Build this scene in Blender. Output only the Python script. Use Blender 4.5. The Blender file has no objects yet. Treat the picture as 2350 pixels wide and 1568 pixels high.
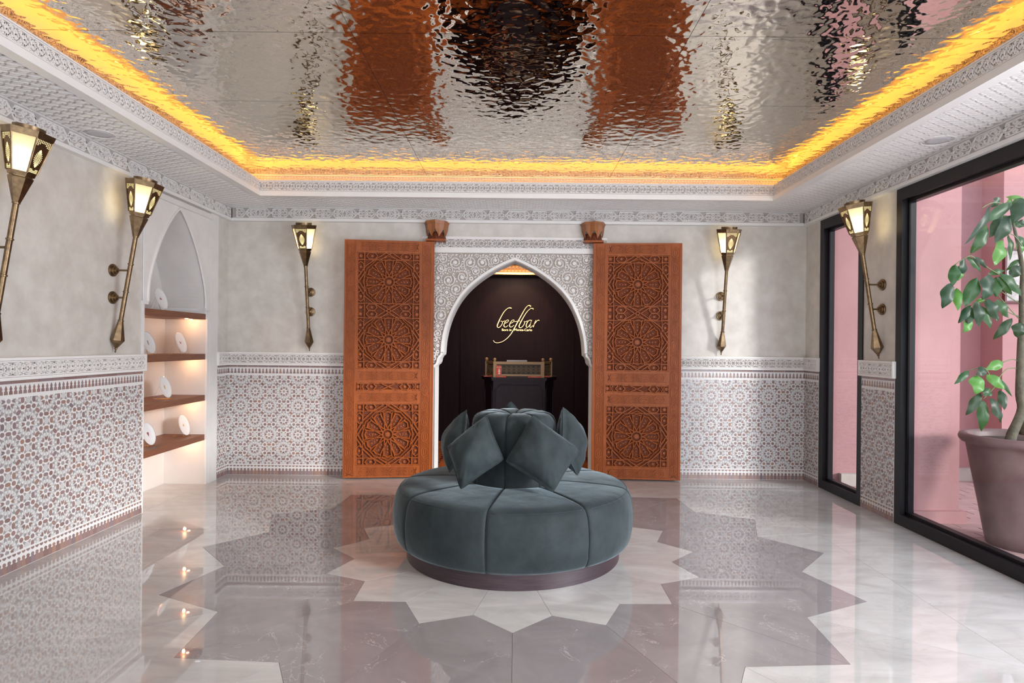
import bpy, math, random
from mathutils import Matrix, Vector
random.seed(7)
R = random.Random(11)
PI = math.pi
SC = bpy.context.scene
COL = SC.collection

# ------------------------------------------------------------------ camera
CAM_H, FPX = 1.4, 1437.0
ROLL = 0.0098
cd = bpy.data.cameras.new('camera')
cd.sensor_width = 36.0
cd.lens = FPX / 2350 * 36.0
cr, sr = math.cos(ROLL), math.sin(ROLL)
cd.shift_x = -(cr * 7.3 - sr * 6.0) / 2350
cd.shift_y = (sr * 7.3 + cr * 6.0) / 2350
cd.clip_start = 0.05
cam = bpy.data.objects.new('camera', cd)
COL.objects.link(cam)
cam.matrix_world = Matrix.Translation((0, 0, CAM_H)) @ Matrix.Rotation(PI / 2, 4, 'X') @ Matrix.Rotation(ROLL, 4, 'Z')
SC.camera = cam

# ------------------------------------------------------------------ world, sun, area lights, exposure
W = bpy.data.worlds.new('sky'); SC.world = W; W.use_nodes = True
bg = W.node_tree.nodes['Background']
bg.inputs[0].default_value = (0.80, 0.88, 1.0, 1)
bg.inputs[1].default_value = 1.3

def lamp(name, kind, loc, energy, color=(1, 1, 1), size=None, size_y=None, rot=None, aim=None, radius=None):
    d = bpy.data.lights.new(name, kind)
    d.energy = energy; d.color = color
    if size: d.size = size
    if size_y: d.shape = 'RECTANGLE'; d.size_y = size_y
    if radius is not None and kind in ('POINT', 'SPOT'): d.shadow_soft_size = radius
    o = bpy.data.objects.new(name, d); COL.objects.link(o); o.location = loc
    if aim is not None:
        o.rotation_euler = Vector(aim).to_track_quat('-Z', 'Y').to_euler()
    if rot: o.rotation_euler = rot
    return o

sun = lamp('sun', 'SUN', (8, -6, 6), 2.6, (1.0, 0.97, 0.93), aim=(-0.80, 0.58, -0.235))
sun.data.angle = math.radians(9)
rear_fill = lamp('rear_room_fill', 'AREA', (0.0, -3.3, 1.7), 56, (0.95, 0.96, 1.0), size=4.6, size_y=2.4, aim=(0, 1, -0.02))  # unseen fill lamp added behind the camera to brighten the interior
side = lamp('window_side_fill', 'AREA', (3.32, 1.5, 1.45), 165, (0.93, 0.96, 1.0), size=2.4, size_y=3.6, aim=(-1, 0.28, -0.10))  # added fill outside the window, out of view, lighting the room from the right
SC.view_settings.view_transform = 'Standard'
SC.view_settings.look = 'None'
SC.view_settings.exposure = 0.55
SC.view_settings.gamma = 1.0
SC.view_settings.use_curve_mapping = False
try:
    SC.cycles.sample_clamp_indirect = 4.0
    SC.cycles.blur_glossy = 0.4
    SC.cycles.max_bounces = 14
    SC.cycles.diffuse_bounces = 6
    SC.cycles.glossy_bounces = 6
    SC.cycles.transparent_max_bounces = 16
except Exception:
    pass

# ------------------------------------------------------------------ materials
MATS = {}
def mat(name):
    m = bpy.data.materials.new(name); m.use_nodes = True
    nt = m.node_tree; b = nt.nodes['Principled BSDF']
    MATS[name] = m
    return m, nt, b

def N(nt, kind, **kw):
    n = nt.nodes.new(kind)
    for k, v in kw.items():
        if k.startswith('i_'):
            key = k[2:]
            key = int(key) if key.isdigit() else key.replace('_', ' ')
            n.inputs[key].default_value = v
        else: setattr(n, k, v)
    return n

def L(nt, a, ao, b, bi): nt.links.new(a.outputs[ao], b.inputs[bi])

def rgba(c): return (c[0], c[1], c[2], 1.0)

def pos_node(nt, scale=(1, 1, 1), obj=False):
    if obj:
        g = N(nt, 'ShaderNodeTexCoord'); out = 'Object'
    else:
        g = N(nt, 'ShaderNodeNewGeometry'); out = 'Position'
    m = N(nt, 'ShaderNodeMapping'); m.inputs['Scale'].default_value = scale
    nt.links.new(g.outputs[out], m.inputs['Vector'])
    return m

def ramp(nt, stops):
    r = N(nt, 'ShaderNodeValToRGB')
    e = r.color_ramp.elements
    e[0].position, e[0].color = stops[0][0], rgba(stops[0][1])
    e[1].position, e[1].color = stops[-1][0], rgba(stops[-1][1])
    for p, c in stops[1:-1]:
        x = e.new(p); x.color = rgba(c)
    return r

def simple(name, c, rough=0.6, metal=0.0, noise=None, bump=None, coat=0.0, spec=0.5, sheen=0.0, obj=False, sub=0.0):
    """noise = (scale, (c2), detail, vec scale);  bump = (scale, distance, detail)"""
    m, nt, b = mat(name)
    b.inputs['Base Color'].default_value = rgba(c)
    b.inputs['Roughness'].default_value = rough
    b.inputs['Metallic'].default_value = metal
    b.inputs['Specular IOR Level'].default_value = spec
    b.inputs['Coat Weight'].default_value = coat
    b.inputs['Coat Roughness'].default_value = 0.12
    if sheen:
        b.inputs['Sheen Weight'].default_value = sheen
        b.inputs['Sheen Roughness'].default_value = 0.35
    if noise:
        p = pos_node(nt, noise[3] if len(noise) > 3 else (1, 1, 1), obj)
        n = N(nt, 'ShaderNodeTexNoise', i_Scale=noise[0], i_Detail=noise[2] if len(noise) > 2 else 5.0, i_Roughness=0.6)
        L(nt, p, 0, n, 'Vector')
        r = ramp(nt, [(0.33, c), (0.67, noise[1])])
        L(nt, n, 0, r, 0); L(nt, r, 0, b, 'Base Color')
    if bump:
        p = pos_node(nt, (1, 1, 1), obj)
        n = N(nt, 'ShaderNodeTexNoise', i_Scale=bump[0], i_Detail=bump[2] if len(bump) > 2 else 3.0)
        L(nt, p, 0, n, 'Vector')
        u = N(nt, 'ShaderNodeBump', i_Distance=bump[1], i_Strength=1.0)
        L(nt, n, 0, u, 'Height'); L(nt, u, 0, b, 'Normal')
    return m

def glow(name, c, strength):
    m, nt, b = mat(name)
    b.inputs['Base Color'].default_value = rgba(c)
    b.inputs['Emission Color'].default_value = rgba(c)
    b.inputs['Emission Strength'].default_value = strength
    return m

tadelakt = simple('tadelakt', (0.675, 0.645, 0.605), 0.5, noise=(6.5, (0.555, 0.52, 0.48), 12.0), bump=(60, 0.0004, 6))
white_plaster = simple('white_plaster', (0.76, 0.745, 0.74), 0.65, noise=(5, (0.70, 0.685, 0.68), 4.0), bump=(90, 0.0003))
relief_plaster = simple('relief_plaster', (0.78, 0.76, 0.75), 0.7)
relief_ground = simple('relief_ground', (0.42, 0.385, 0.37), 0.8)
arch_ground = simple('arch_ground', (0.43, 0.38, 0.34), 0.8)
niche_plaster = simple('niche_plaster', (0.72, 0.69, 0.66), 0.6, noise=(3, (0.66, 0.63, 0.61), 5.0))
grout = simple('tile_grout', (0.70, 0.69, 0.69), 0.6)

def tile_mat(name, tones, rough=0.22):
    m, nt, b = mat(name)
    g = N(nt, 'ShaderNodeNewGeometry'); o = N(nt, 'ShaderNodeObjectInfo')
    a = N(nt, 'ShaderNodeMath', operation='ADD'); f = N(nt, 'ShaderNodeMath', operation='FRACT')
    L(nt, g, 'Random Per Island', a, 0); L(nt, o, 'Random', a, 1); L(nt, a, 0, f, 0)
    r = ramp(nt, tones); L(nt, f, 0, r, 0); L(nt, r, 0, b, 'Base Color')
    b.inputs['Roughness'].default_value = rough
    return m
tile_dark = tile_mat('tile_umber', [(0, (0.23, 0.145, 0.135)), (0.3, (0.30, 0.20, 0.19)), (0.55, (0.25, 0.19, 0.205)), (0.8, (0.34, 0.205, 0.16)), (1, (0.21, 0.165, 0.18))])
tile_mid = tile_mat('tile_grey', [(0, (0.35, 0.305, 0.315)), (0.5, (0.31, 0.295, 0.30)), (1, (0.39, 0.33, 0.33))])
tile_light = tile_mat('tile_pale', [(0, (0.50, 0.50, 0.51)), (1, (0.545, 0.54, 0.54))], 0.35)

# hammered mirror steel
def m_mirror():
    m, nt, b = mat('hammered_mirror')
    b.inputs['Metallic'].default_value = 1.0
    b.inputs['Roughness'].default_value = 0.03
    b.inputs['Base Color'].default_value = (0.74, 0.68, 0.60, 1)
    p = pos_node(nt)
    n = N(nt, 'ShaderNodeTexNoise', i_Scale=16.0, i_Detail=0.8, i_Roughness=0.4, i_Distortion=0.3)
    n2 = N(nt, 'ShaderNodeTexNoise', i_Scale=3.0, i_Detail=0.0)
    L(nt, p, 0, n, 'Vector'); L(nt, p, 0, n2, 'Vector')
    mx = N(nt, 'ShaderNodeMath', operation='MULTIPLY_ADD', i_1=0.8)
    L(nt, n2, 0, mx, 0); L(nt, n, 0, mx, 2)
    u = N(nt, 'ShaderNodeBump', i_Distance=0.0056, i_Strength=1.0)
    L(nt, mx, 0, u, 'Height'); L(nt, u, 0, b, 'Normal')
    return m
mirror = m_mirror()

# marble
def marble(name, c1, c2, vein, vein_scale, vein_amt, streak):
    m, nt, b = mat(name)
    g = N(nt, 'ShaderNodeNewGeometry'); o = N(nt, 'ShaderNodeObjectInfo')
    sc = N(nt, 'ShaderNodeVectorMath', operation='SCALE'); sc.inputs['Scale'].default_value = 17.0
    cmb = N(nt, 'ShaderNodeCombineXYZ')
    for i in range(3): L(nt, o, 'Random', cmb, i)
    L(nt, cmb, 0, sc, 0)
    ad = N(nt, 'ShaderNodeVectorMath', operation='ADD'); L(nt, g, 'Position', ad, 0); L(nt, sc, 0, ad, 1)
    rot = N(nt, 'ShaderNodeMapping'); L(nt, ad, 0, rot, 'Vector')
    rot.inputs['Rotation'].default_value = (0, 0, 0.6); rot.inputs['Scale'].default_value = streak
    n = N(nt, 'ShaderNodeTexNoise', i_Scale=2.2, i_Detail=8.0, i_Roughness=0.62, i_Distortion=1.2)
    L(nt, rot, 0, n, 'Vector')
    r = ramp(nt, [(0.35, c1), (0.66, c2)]); L(nt, n, 0, r, 0)
    w = N(nt, 'ShaderNodeTexNoise', i_Scale=vein_scale, i_Detail=5.0, i_Roughness=0.65, i_Distortion=0.8)
    L(nt, ad, 0, w, 'Vector')
    s = N(nt, 'ShaderNodeMath', operation='SUBTRACT', i_1=0.5); L(nt, w, 0, s, 0)
    ab = N(nt, 'ShaderNodeMath', operation='ABSOLUTE'); L(nt, s, 0, ab, 0)
    mr = N(nt, 'ShaderNodeMapRange'); mr.inputs['From Min'].default_value = 0.0; mr.inputs['From Max'].default_value = 0.006
    mr.inputs['To Min'].default_value = 1.0; mr.inputs['To Max'].default_value = 0.0; L(nt, ab, 0, mr, 0)
    k = N(nt, 'ShaderNodeTexNoise', i_Scale=3.5, i_Detail=2.0); L(nt, ad, 0, k, 'Vector')
    kr = N(nt, 'ShaderNodeMapRange'); kr.inputs['From Min'].default_value = 0.48; kr.inputs['From Max'].default_value = 0.62; L(nt, k, 0, kr, 0)
    ml = N(nt, 'ShaderNodeMath', operation='MULTIPLY'); L(nt, mr, 0, ml, 0); L(nt, kr, 0, ml, 1)
    ml2 = N(nt, 'ShaderNodeMath', operation='MULTIPLY', i_1=vein_amt); L(nt, ml, 0, ml2, 0)
    mix = N(nt, 'ShaderNodeMix', data_type='RGBA'); L(nt, ml2, 0, mix, 'Factor'); L(nt, r, 0, mix, 6)
    mix.inputs[7].default_value = rgba(vein)
    L(nt, mix, 2, b, 'Base Color')
    b.inputs['Roughness'].default_value = 0.02
    b.inputs['IOR'].default_value = 2.45
    return m
marble_light = marble('marble_light', (0.50, 0.48, 0.47), (0.62, 0.605, 0.60), (0.42, 0.39, 0.37), 2.0, 0.35, (1, 2.6, 1))
marble_grey = marble('marble_grey', (0.27, 0.243, 0.25), (0.34, 0.312, 0.32), (0.66, 0.62, 0.61), 3.2, 0.75, (1, 1, 1))
joint = simple('floor_joint', (0.22, 0.2, 0.19), 0.8)

wood = simple('carved_cedar', (0.34, 0.084, 0.0150), 0.36, noise=(7, (0.25, 0.056, 0.010), 5.0, (6, 6, 0.5)), spec=0.25)
def m_woodcarve():
    m, nt, b = mat('cedar_arabesque_ground')
    b.inputs['Roughness'].default_value = 0.55
    b.inputs['Specular IOR Level'].default_value = 0.25
    p = pos_node(nt)
    v = N(nt, 'ShaderNodeTexVoronoi', i_Scale=95.0); L(nt, p, 0, v, 'Vector')
    r = ramp(nt, [(0.1, (0.24, 0.062, 0.02)), (0.6, (0.12, 0.028, 0.011))]); L(nt, v, 0, r, 0); L(nt, r, 0, b, 'Base Color')
    u = N(nt, 'ShaderNodeBump', i_Distance=0.005, i_Strength=1.0); u.invert = True
    L(nt, v, 0, u, 'Height'); L(nt, u, 0, b, 'Normal')
    return m
wood_carve = m_woodcarve()
shelf_wood = simple('shelf_walnut', (0.24, 0.088, 0.042), 0.45, noise=(9, (0.17, 0.06, 0.03), 5.0, (8, 0.7, 8)))
corbel_wood = simple('corbel_wood', (0.36, 0.135, 0.045), 0.4, noise=(7, (0.28, 0.095, 0.03), 5.0, (6, 6, 0.5)))
plinth_wood = simple('plinth_wenge', (0.018, 0.009, 0.013), 0.42, noise=(8, (0.045, 0.023, 0.03), 5.0, (0.7, 0.7, 20)))
plum = simple('plum_lacquer_wood', (0.016, 0.006, 0.009), 0.5, noise=(6, (0.024, 0.010, 0.013), 5.0, (5, 5, 0.4)), spec=0.15)
desk_wood = simple('desk_wood', (0.022, 0.012, 0.018), 0.45, noise=(6, (0.028, 0.016, 0.022), 5.0, (5, 5, 0.4)), spec=0.2)
brass = simple('aged_brass', (0.27, 0.185, 0.10), 0.33, 1.0, noise=(30, (0.15, 0.10, 0.06), 4.0))
brass_dark = simple('bronze_panel', (0.17, 0.10, 0.055), 0.4, 1.0)
gold = simple('gold_lettering', (1.0, 0.66, 0.30), 0.25, 1.0)
gold_wire = simple('gold_wire', (0.65, 0.42, 0.18), 0.3, 1.0)
rail_wood = simple('screen_wood', (0.42, 0.235, 0.09), 0.4)
fret_mesh = simple('screen_fret', (0.24, 0.145, 0.07), 0.5)
fret_ground = simple('screen_shadow', (0.035, 0.022, 0.015), 0.6)
black_frame = simple('black_window_frame', (0.010, 0.009, 0.012), 0.38, spec=0.3)
pink = simple('pink_stucco', (0.50, 0.265, 0.27), 0.85, noise=(1.6, (0.45, 0.235, 0.24), 4.0), bump=(140, 0.0016, 4))
stone = simple('courtyard_stone', (0.58, 0.52, 0.47), 0.8, noise=(6, (0.48, 0.42, 0.38), 5.0))
paver = simple('terracotta_paver', (0.50, 0.33, 0.32), 0.55, noise=(5, (0.42, 0.27, 0.26), 5.0))
paver_joint = simple('paver_joint', (0.62, 0.58, 0.56), 0.8)
pot_clay = simple('glazed_clay', (0.13, 0.075, 0.075), 0.5, noise=(6, (0.19, 0.12, 0.115), 5.0))
soil = simple('potting_soil', (0.05, 0.038, 0.03), 0.95, bump=(60, 0.01))
bark = simple('tree_bark', (0.13, 0.12, 0.08), 0.8, noise=(20, (0.07, 0.065, 0.045), 5.0), bump=(60, 0.004))
twig = simple('green_twig', (0.14, 0.20, 0.08), 0.6)
porcelain = simple('white_porcelain', (0.80, 0.80, 0.81), 0.12)
ink_red = simple('red_decal', (0.32, 0.03, 0.04), 0.3)
ink_grey = simple('grey_decal', (0.22, 0.22, 0.24), 0.3)
ink_gold = simple('gold_decal', (0.60, 0.42, 0.14), 0.3)
red_card = simple('red_card', (0.72, 0.07, 0.045), 0.5)
cream = simple('cream_print', (0.85, 0.74, 0.55), 0.5)
white_paint = simple('white_paint', (0.8, 0.79, 0.78), 0.5)
grey_paint = simple('speaker_grille', (0.58, 0.58, 0.61), 0.6)
art = simple('framed_print', (0.62, 0.60, 0.58), 0.5, noise=(9, (0.28, 0.24, 0.24), 6.0))
frame_red = simple('maroon_frame', (0.11, 0.02, 0.025), 0.5)
bar_floor_wood = tile_mat('parquet', [(0, (0.50, 0.13, 0.035)), (0.5, (0.38, 0.09, 0.025)), (1, (0.58, 0.17, 0.05))], 0.25)

def m_velvet():
    m, nt, b = mat('teal_velvet')
    p = pos_node(nt)
    n = N(nt, 'ShaderNodeTexNoise', i_Scale=5.0, i_Detail=6.0, i_Roughness=0.65); L(nt, p, 0, n, 'Vector')
    r = ramp(nt, [(0.28, (0.010, 0.015, 0.017)), (0.72, (0.029, 0.040, 0.043))]); L(nt, n, 0, r, 0); L(nt, r, 0, b, 'Base Color')
    b.inputs['Roughness'].default_value = 0.75
    b.inputs['Specular IOR Level'].default_value = 0.25
    b.inputs['Sheen Weight'].default_value = 0.42
    b.inputs['Sheen Roughness'].default_value = 0.38
    nn = N(nt, 'ShaderNodeTexNoise', i_Scale=3.2, i_Detail=5.0, i_Roughness=0.6); L(nt, p, 0, nn, 'Vector')
    sw = N(nt, 'ShaderNodeMapRange'); sw.inputs['From Min'].default_value = 0.35; sw.inputs['From Max'].default_value = 0.65; sw.inputs['To Min'].default_value = 0.28; sw.inputs['To Max'].default_value = 0.52
    L(nt, nn, 0, sw, 0); L(nt, sw, 0, b, 'Sheen Weight')
    b.inputs['Sheen Tint'].default_value = (0.58, 0.72, 0.80, 1)
    n2 = N(nt, 'ShaderNodeTexNoise', i_Scale=7.0, i_Detail=2.0, i_Distortion=0.3); L(nt, p, 0, n2, 'Vector')
    u = N(nt, 'ShaderNodeBump', i_Distance=0.010, i_Strength=0.6); L(nt, n2, 0, u, 'Height'); L(nt, u, 0, b, 'Normal')
    return m
velvet = m_velvet()

def m_leaf(name, c, t):
    m, nt, b = mat(name)
    b.inputs['Base Color'].default_value = rgba(c); b.inputs['Roughness'].default_value = 0.42
    tr = N(nt, 'ShaderNodeBsdfTranslucent'); tr.inputs[0].default_value = rgba(t)
    mx = N(nt, 'ShaderNodeMixShader'); mx.inputs[0].default_value = 0.3
    L(nt, b, 0, mx, 1); L(nt, tr, 0, mx, 2); L(nt, mx, 0, nt.nodes['Material Output'], 0)
    return m
leaf_dark = m_leaf('leaf_dark', (0.010, 0.040, 0.018), (0.06, 0.26, 0.04))
leaf_mid = m_leaf('leaf_mid', (0.018, 0.075, 0.024), (0.12, 0.42, 0.06))
leaf_bright = m_leaf('leaf_bright', (0.07, 0.24, 0.04), (0.3, 0.75, 0.1))

def m_glass():
    m, nt, b = mat('window_glass')
    tr = N(nt, 'ShaderNodeBsdfTransparent'); tr.inputs[0].default_value = (0.95, 0.96, 0.97, 1)
    gl = N(nt, 'ShaderNodeBsdfGlossy'); gl.inputs['Roughness'].default_value = 0.0
    lw = N(nt, 'ShaderNodeLayerWeight', i_Blend=0.5)
    pw = N(nt, 'ShaderNodeMath', operation='POWER', i_1=4.0); L(nt, lw, 'Facing', pw, 0)
    fr = N(nt, 'ShaderNodeMath', operation='MULTIPLY_ADD', i_1=0.45, i_2=0.035); L(nt, pw, 0, fr, 0)
    mx = N(nt, 'ShaderNodeMixShader')
    L(nt, fr, 0, mx, 0); L(nt, tr, 0, mx, 1); L(nt, gl, 0, mx, 2); L(nt, mx, 0, nt.nodes['Material Output'], 0)
    return m
glass = m_glass()

def m_frosted():
    m, nt, b = mat('frosted_lantern_glass')
    tl = N(nt, 'ShaderNodeBsdfTranslucent'); tl.inputs[0].default_value = (0.62, 0.60, 0.50, 1)
    tp = N(nt, 'ShaderNodeBsdfTransparent'); tp.inputs[0].default_value = (1.0, 0.95, 0.78, 1)
    mx = N(nt, 'ShaderNodeMixShader'); mx.inputs[0].default_value = 0.40
    em = N(nt, 'ShaderNodeEmission'); em.inputs[0].default_value = (1.0, 0.96, 0.78, 1); em.inputs[1].default_value = 0.12
    ad = N(nt, 'ShaderNodeAddShader')
    L(nt, tl, 0, mx, 1); L(nt, tp, 0, mx, 2); L(nt, mx, 0, ad, 0); L(nt, em, 0, ad, 1)
    L(nt, ad, 0, nt.nodes['Material Output'], 0)
    return m
frosted = m_frosted()
lit_hole = glow('lit_lantern_opening', (1.0, 0.86, 0.42), 0.8)
led_warm = glow('warm_led_strip', (1.0, 0.47, 0.06), 15.0)
led_shelf = glow('shelf_led', (1.0, 0.72, 0.42), 7.0)

# ------------------------------------------------------------------ mesh helpers
class MB:
    def __init__(s): s.v = []; s.f = []; s.m = []; s.cur = 0
    def add(s, verts, faces):
        o = len(s.v); s.v += [tuple(p) for p in verts]
        for f in faces: s.f.append([i + o for i in f]); s.m.append(s.cur)
        return s
    def box(s, x0, x1, y0, y1, z0, z1):
        v = [(x, y, z) for x in (x0, x1) for y in (y0, y1) for z in (z0, z1)]
        return s.add(v, [(0, 1, 3, 2), (4, 6, 7, 5), (0, 4, 5, 1), (2, 3, 7, 6), (0, 2, 6, 4), (1, 5, 7, 3)])
    def quad(s, a, b, c, d): return s.add([a, b, c, d], [(0, 1, 2, 3)])
    def prism(s, poly, w0, w1, F, bottom=False):
        n = len(poly)
        v = [F(p[0], p[1], w0) for p in poly] + [F(p[0], p[1], w1) for p in poly]
        f = [tuple(range(n, 2 * n))] + [(i, (i + 1) % n, n + (i + 1) % n, n + i) for i in range(n)]
        if bottom: f.append(tuple(range(n - 1, -1, -1)))
        return s.add(v, f)
    def bar(s, pts, hw, w0, w1, F, closed=False, top=0.55):
        """raised strap along a 2D polyline with a trapezoid section"""
        n = len(pts); nn = []
        for i in range(n):
            if closed: a, b = pts[i - 1], pts[(i + 1) % n]
            else: a, b = pts[max(i - 1, 0)], pts[min(i + 1, n - 1)]
            dx, dy = b[0] - a[0], b[1] - a[1]; l = math.hypot(dx, dy) or 1e-9
            nx, ny = -dy / l, dx / l; k = 1.0
            if closed or 0 < i < n - 1:
                p, q = pts[i - 1], pts[i]; e = math.hypot(q[0] - p[0], q[1] - p[1]) or 1e-9
                c = abs((-(q[1] - p[1]) / e) * nx + ((q[0] - p[0]) / e) * ny); k = min(1.0 / max(c, 0.4), 2.0)
            nn.append((nx * k, ny * k))
        v = []
        for (x, y), (a, b) in zip(pts, nn):
            for t, w in ((-1, w0), (-top, w1), (top, w1), (1, w0)):
                h = hw(0) if callable(hw) else hw
                v.append(F(x + a * h * t, y + b * h * t, w))
        f = []
        for i in range(n if closed else n - 1):
            j = (i + 1) % n
            for k in range(3): f.append((4 * i + k, 4 * i + k + 1, 4 * j + k + 1, 4 * j + k))
        if not closed: f += [(0, 1, 2, 3), tuple(4 * (n - 1) + k for k in (3, 2, 1, 0))]
        return s.add(v, f)
    def tube(s, pts, r, n=8, closed=False, cap=True):
        P = [Vector(p) for p in pts]; rs = r if isinstance(r, (list, tuple)) else [r] * len(P)
        o = []; up = None
        for i, p in enumerate(P):
            a = P[i - 1] if (closed or i > 0) else p
            b = P[(i + 1) % len(P)] if (closed or i < len(P) - 1) else p
            t = (b - a).normalized()
            if up is None: up = Vector((0, 0, 1)) if abs(t.z) < 0.9 else Vector((1, 0, 0))
            x = t.cross(up).normalized(); y = x.cross(t).normalized(); up = y
            for k in range(n):
                c = 2 * PI * k / n; o.append(p + (x * math.cos(c) + y * math.sin(c)) * rs[i])
        f = []
        m = len(P)
        for i in range(m if closed else m - 1):
            for k in range(n):
                j = (i + 1) % m
                f.append((i * n + k, i * n + (k + 1) % n, j * n + (k + 1) % n, j * n + k))
        if cap and not closed: f += [tuple(range(n - 1, -1, -1)), tuple((m - 1) * n + k for k in range(n))]
        return s.add(o, f)
    def lathe(s, prof, n=24, c=(0, 0, 0), M=None, cap=True, off=0.0):
        v = []
        for r, z in prof:
            for k in range(n):
                a = 2 * PI * k / n + off
                p = Vector((c[0] + r * math.cos(a), c[1] + r * math.sin(a), c[2] + z))
                v.append(M @ p if M else p)
        f = []
        for i in range(len(prof) - 1):
            for k in range(n): f.append((i * n + k, i * n + (k + 1) % n, (i + 1) * n + (k + 1) % n, (i + 1) * n + k))
        if cap: f += [tuple(range(n - 1, -1, -1)), tuple((len(prof) - 1) * n + k for k in range(n))]
        return s.add(v, f)
    def build(s, name, mats, parent=None, smooth=False, loc=None, world=True):
        me = bpy.data.meshes.new(name)
        org = Vector((0, 0, 0))
        if parent is not None and world: org = Vector(ORG.get(parent, (0, 0, 0)))
        if loc is not None: org = Vector(loc)
        me.from_pydata([Vector(v) - org for v in s.v], [], s.f)
        if not isinstance(mats, (list, tuple)): mats = [mats]
        for m in mats: me.materials.append(m)
        if len(mats) > 1: me.polygons.foreach_set('material_index', s.m)
        if smooth: me.polygons.foreach_set('use_smooth', [True] * len(me.polygons))
        me.update()
        o = bpy.data.objects.new(name, me); COL.objects.link(o)
        if parent is not None: o.parent = parent; ORG[o] = tuple(org)
        else: o.location = org; ORG[o] = tuple(org)
        return o
ORG = {}

def tag(o, label=None, cat=None, group=None, kind=None):
    if label: o['label'] = label
    if cat: o['category'] = cat
    if group: o['group'] = group
    if kind: o['kind'] = kind
    return o

def empty(name, loc, label, cat, group=None, kind=None, rz=0.0):
    o = bpy.data.objects.new(name, None); COL.objects.link(o); o.location = loc; o.rotation_euler = (0, 0, rz)
    o.empty_display_size = 0.1
    ORG[o] = tuple(loc)
    return tag(o, label, cat, group, kind)

def shade_sharp(o, ang=40):
    me = o.data
    me.polygons.foreach_set('use_smooth', [True] * len(me.polygons))
    me.set_sharp_from_angle(angle=math.radians(ang))
    return o

XL, XR, YB, ZS, ZC = -3.03, 3.06, 6.60, 2.82, 3.06
YF = -3.4
FB = lambda u, v, w: (u, YB - w, v)            # back wall
FL = lambda u, v, w: (XL + w, u, v)            # left wall
FR = lambda u, v, w: (XR - w, u, v)            # right wall
FS = lambda u, v, w: (u, v, ZS - w)            # ceiling border, looking down

def fplane(mb, F, u0, u1, v0, v1, w=0.0):
    mb.quad(F(u0, v0, w), F(u1, v0, w), F(u1, v1, w), F(u0, v1, w))
def fbox(mb, F, u0, u1, v0, v1, w0, w1):
    mb.prism([(u0, v0), (u1, v0), (u1, v1), (u0, v1)], w0, w1, F, True)

# ------------------------------------------------------------------ setting: roots
wall_back = empty('wall_back', (0, YB, 0), 'back wall of grey beige polished plaster with patterned tile dado and pointed arch doorway', 'wall', kind='structure')
wall_left = empty('wall_left', (XL, 0, 0), 'left wall of pale plaster over star patterned tile dado, with arched display niche', 'wall', kind='structure')
wall_right = empty('wall_right', (XR, 0, 0), 'right wall with narrow plaster pier between two tall black framed windows', 'wall', kind='structure')
wall_rear = empty('wall_rear', (0, YF, 0), 'plain plaster wall with wide opening behind the viewpoint', 'wall', kind='structure')
ceiling = empty('ceiling', (0, 0, ZS), 'ceiling of hammered mirror panels in a carved white plaster border', 'ceiling', kind='structure')
floor = empty('floor', (0, 0, 0), 'polished marble floor with pale sixteen point star inside a grey star', 'floor', kind='structure')

# ---- arch curve of the doorway (x, z), left half then mirrored
ARCH = [(-0.830, 1.150), (-0.822, 1.168), (-0.806, 1.176), (-0.792, 1.20), (-0.786, 1.235), (-0.772, 1.262), (-0.752, 1.280),
        (-0.748, 1.305), (-0.745, 1.36), (-0.733, 1.46), (-0.706, 1.58), (-0.660, 1.71), (-0.592, 1.84), (-0.496, 1.965), (-0.375, 2.075),
        (-0.245, 2.165), (-0.115, 2.235), (0.0, 2.285)]
XM = -0.012
def smooth2(p, k=4):
    o = []
    for i in range(len(p) - 1):
        a, b, c, d = p[max(i - 1, 0)], p[i], p[i + 1], p[min(i + 2, len(p) - 1)]
        for t in range(k):
            t /= k; o.append(tuple(0.5 * ((2 * b[q]) + (-a[q] + c[q]) * t + (2 * a[q] - 5 * b[q] + 4 * c[q] - d[q]) * t * t + (-a[q] + 3 * b[q] - 3 * c[q] + d[q]) * t ** 3) for q in range(2)))
    return o + [p[-1]]
ARCH = ARCH[:7] + smooth2(ARCH[7:], 4)
ARCHF = [(x + XM, z) for x, z in ARCH] + [(-x + XM, z) for x, z in ARCH[::-1][1:]]

mb = MB()
zt = 2.355
fplane(mb, FB, XL, -0.88, 0, ZS + 0.3); fplane(mb, FB, 0.85, XR, 0, ZS + 0.3)
fplane(mb, FB, -0.88, 0.85, 2.52, ZS + 0.3)
mb.build('plaster_surface', tadelakt, wall_back)
# arch panel: ground with the arch cut out
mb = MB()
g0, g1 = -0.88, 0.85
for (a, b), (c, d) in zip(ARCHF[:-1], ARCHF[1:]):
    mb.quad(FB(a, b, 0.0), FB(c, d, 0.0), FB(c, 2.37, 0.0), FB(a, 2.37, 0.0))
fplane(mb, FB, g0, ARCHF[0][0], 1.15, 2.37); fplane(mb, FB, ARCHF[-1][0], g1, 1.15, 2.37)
mb.build('arch_ground', arch_ground, wall_back)
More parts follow.
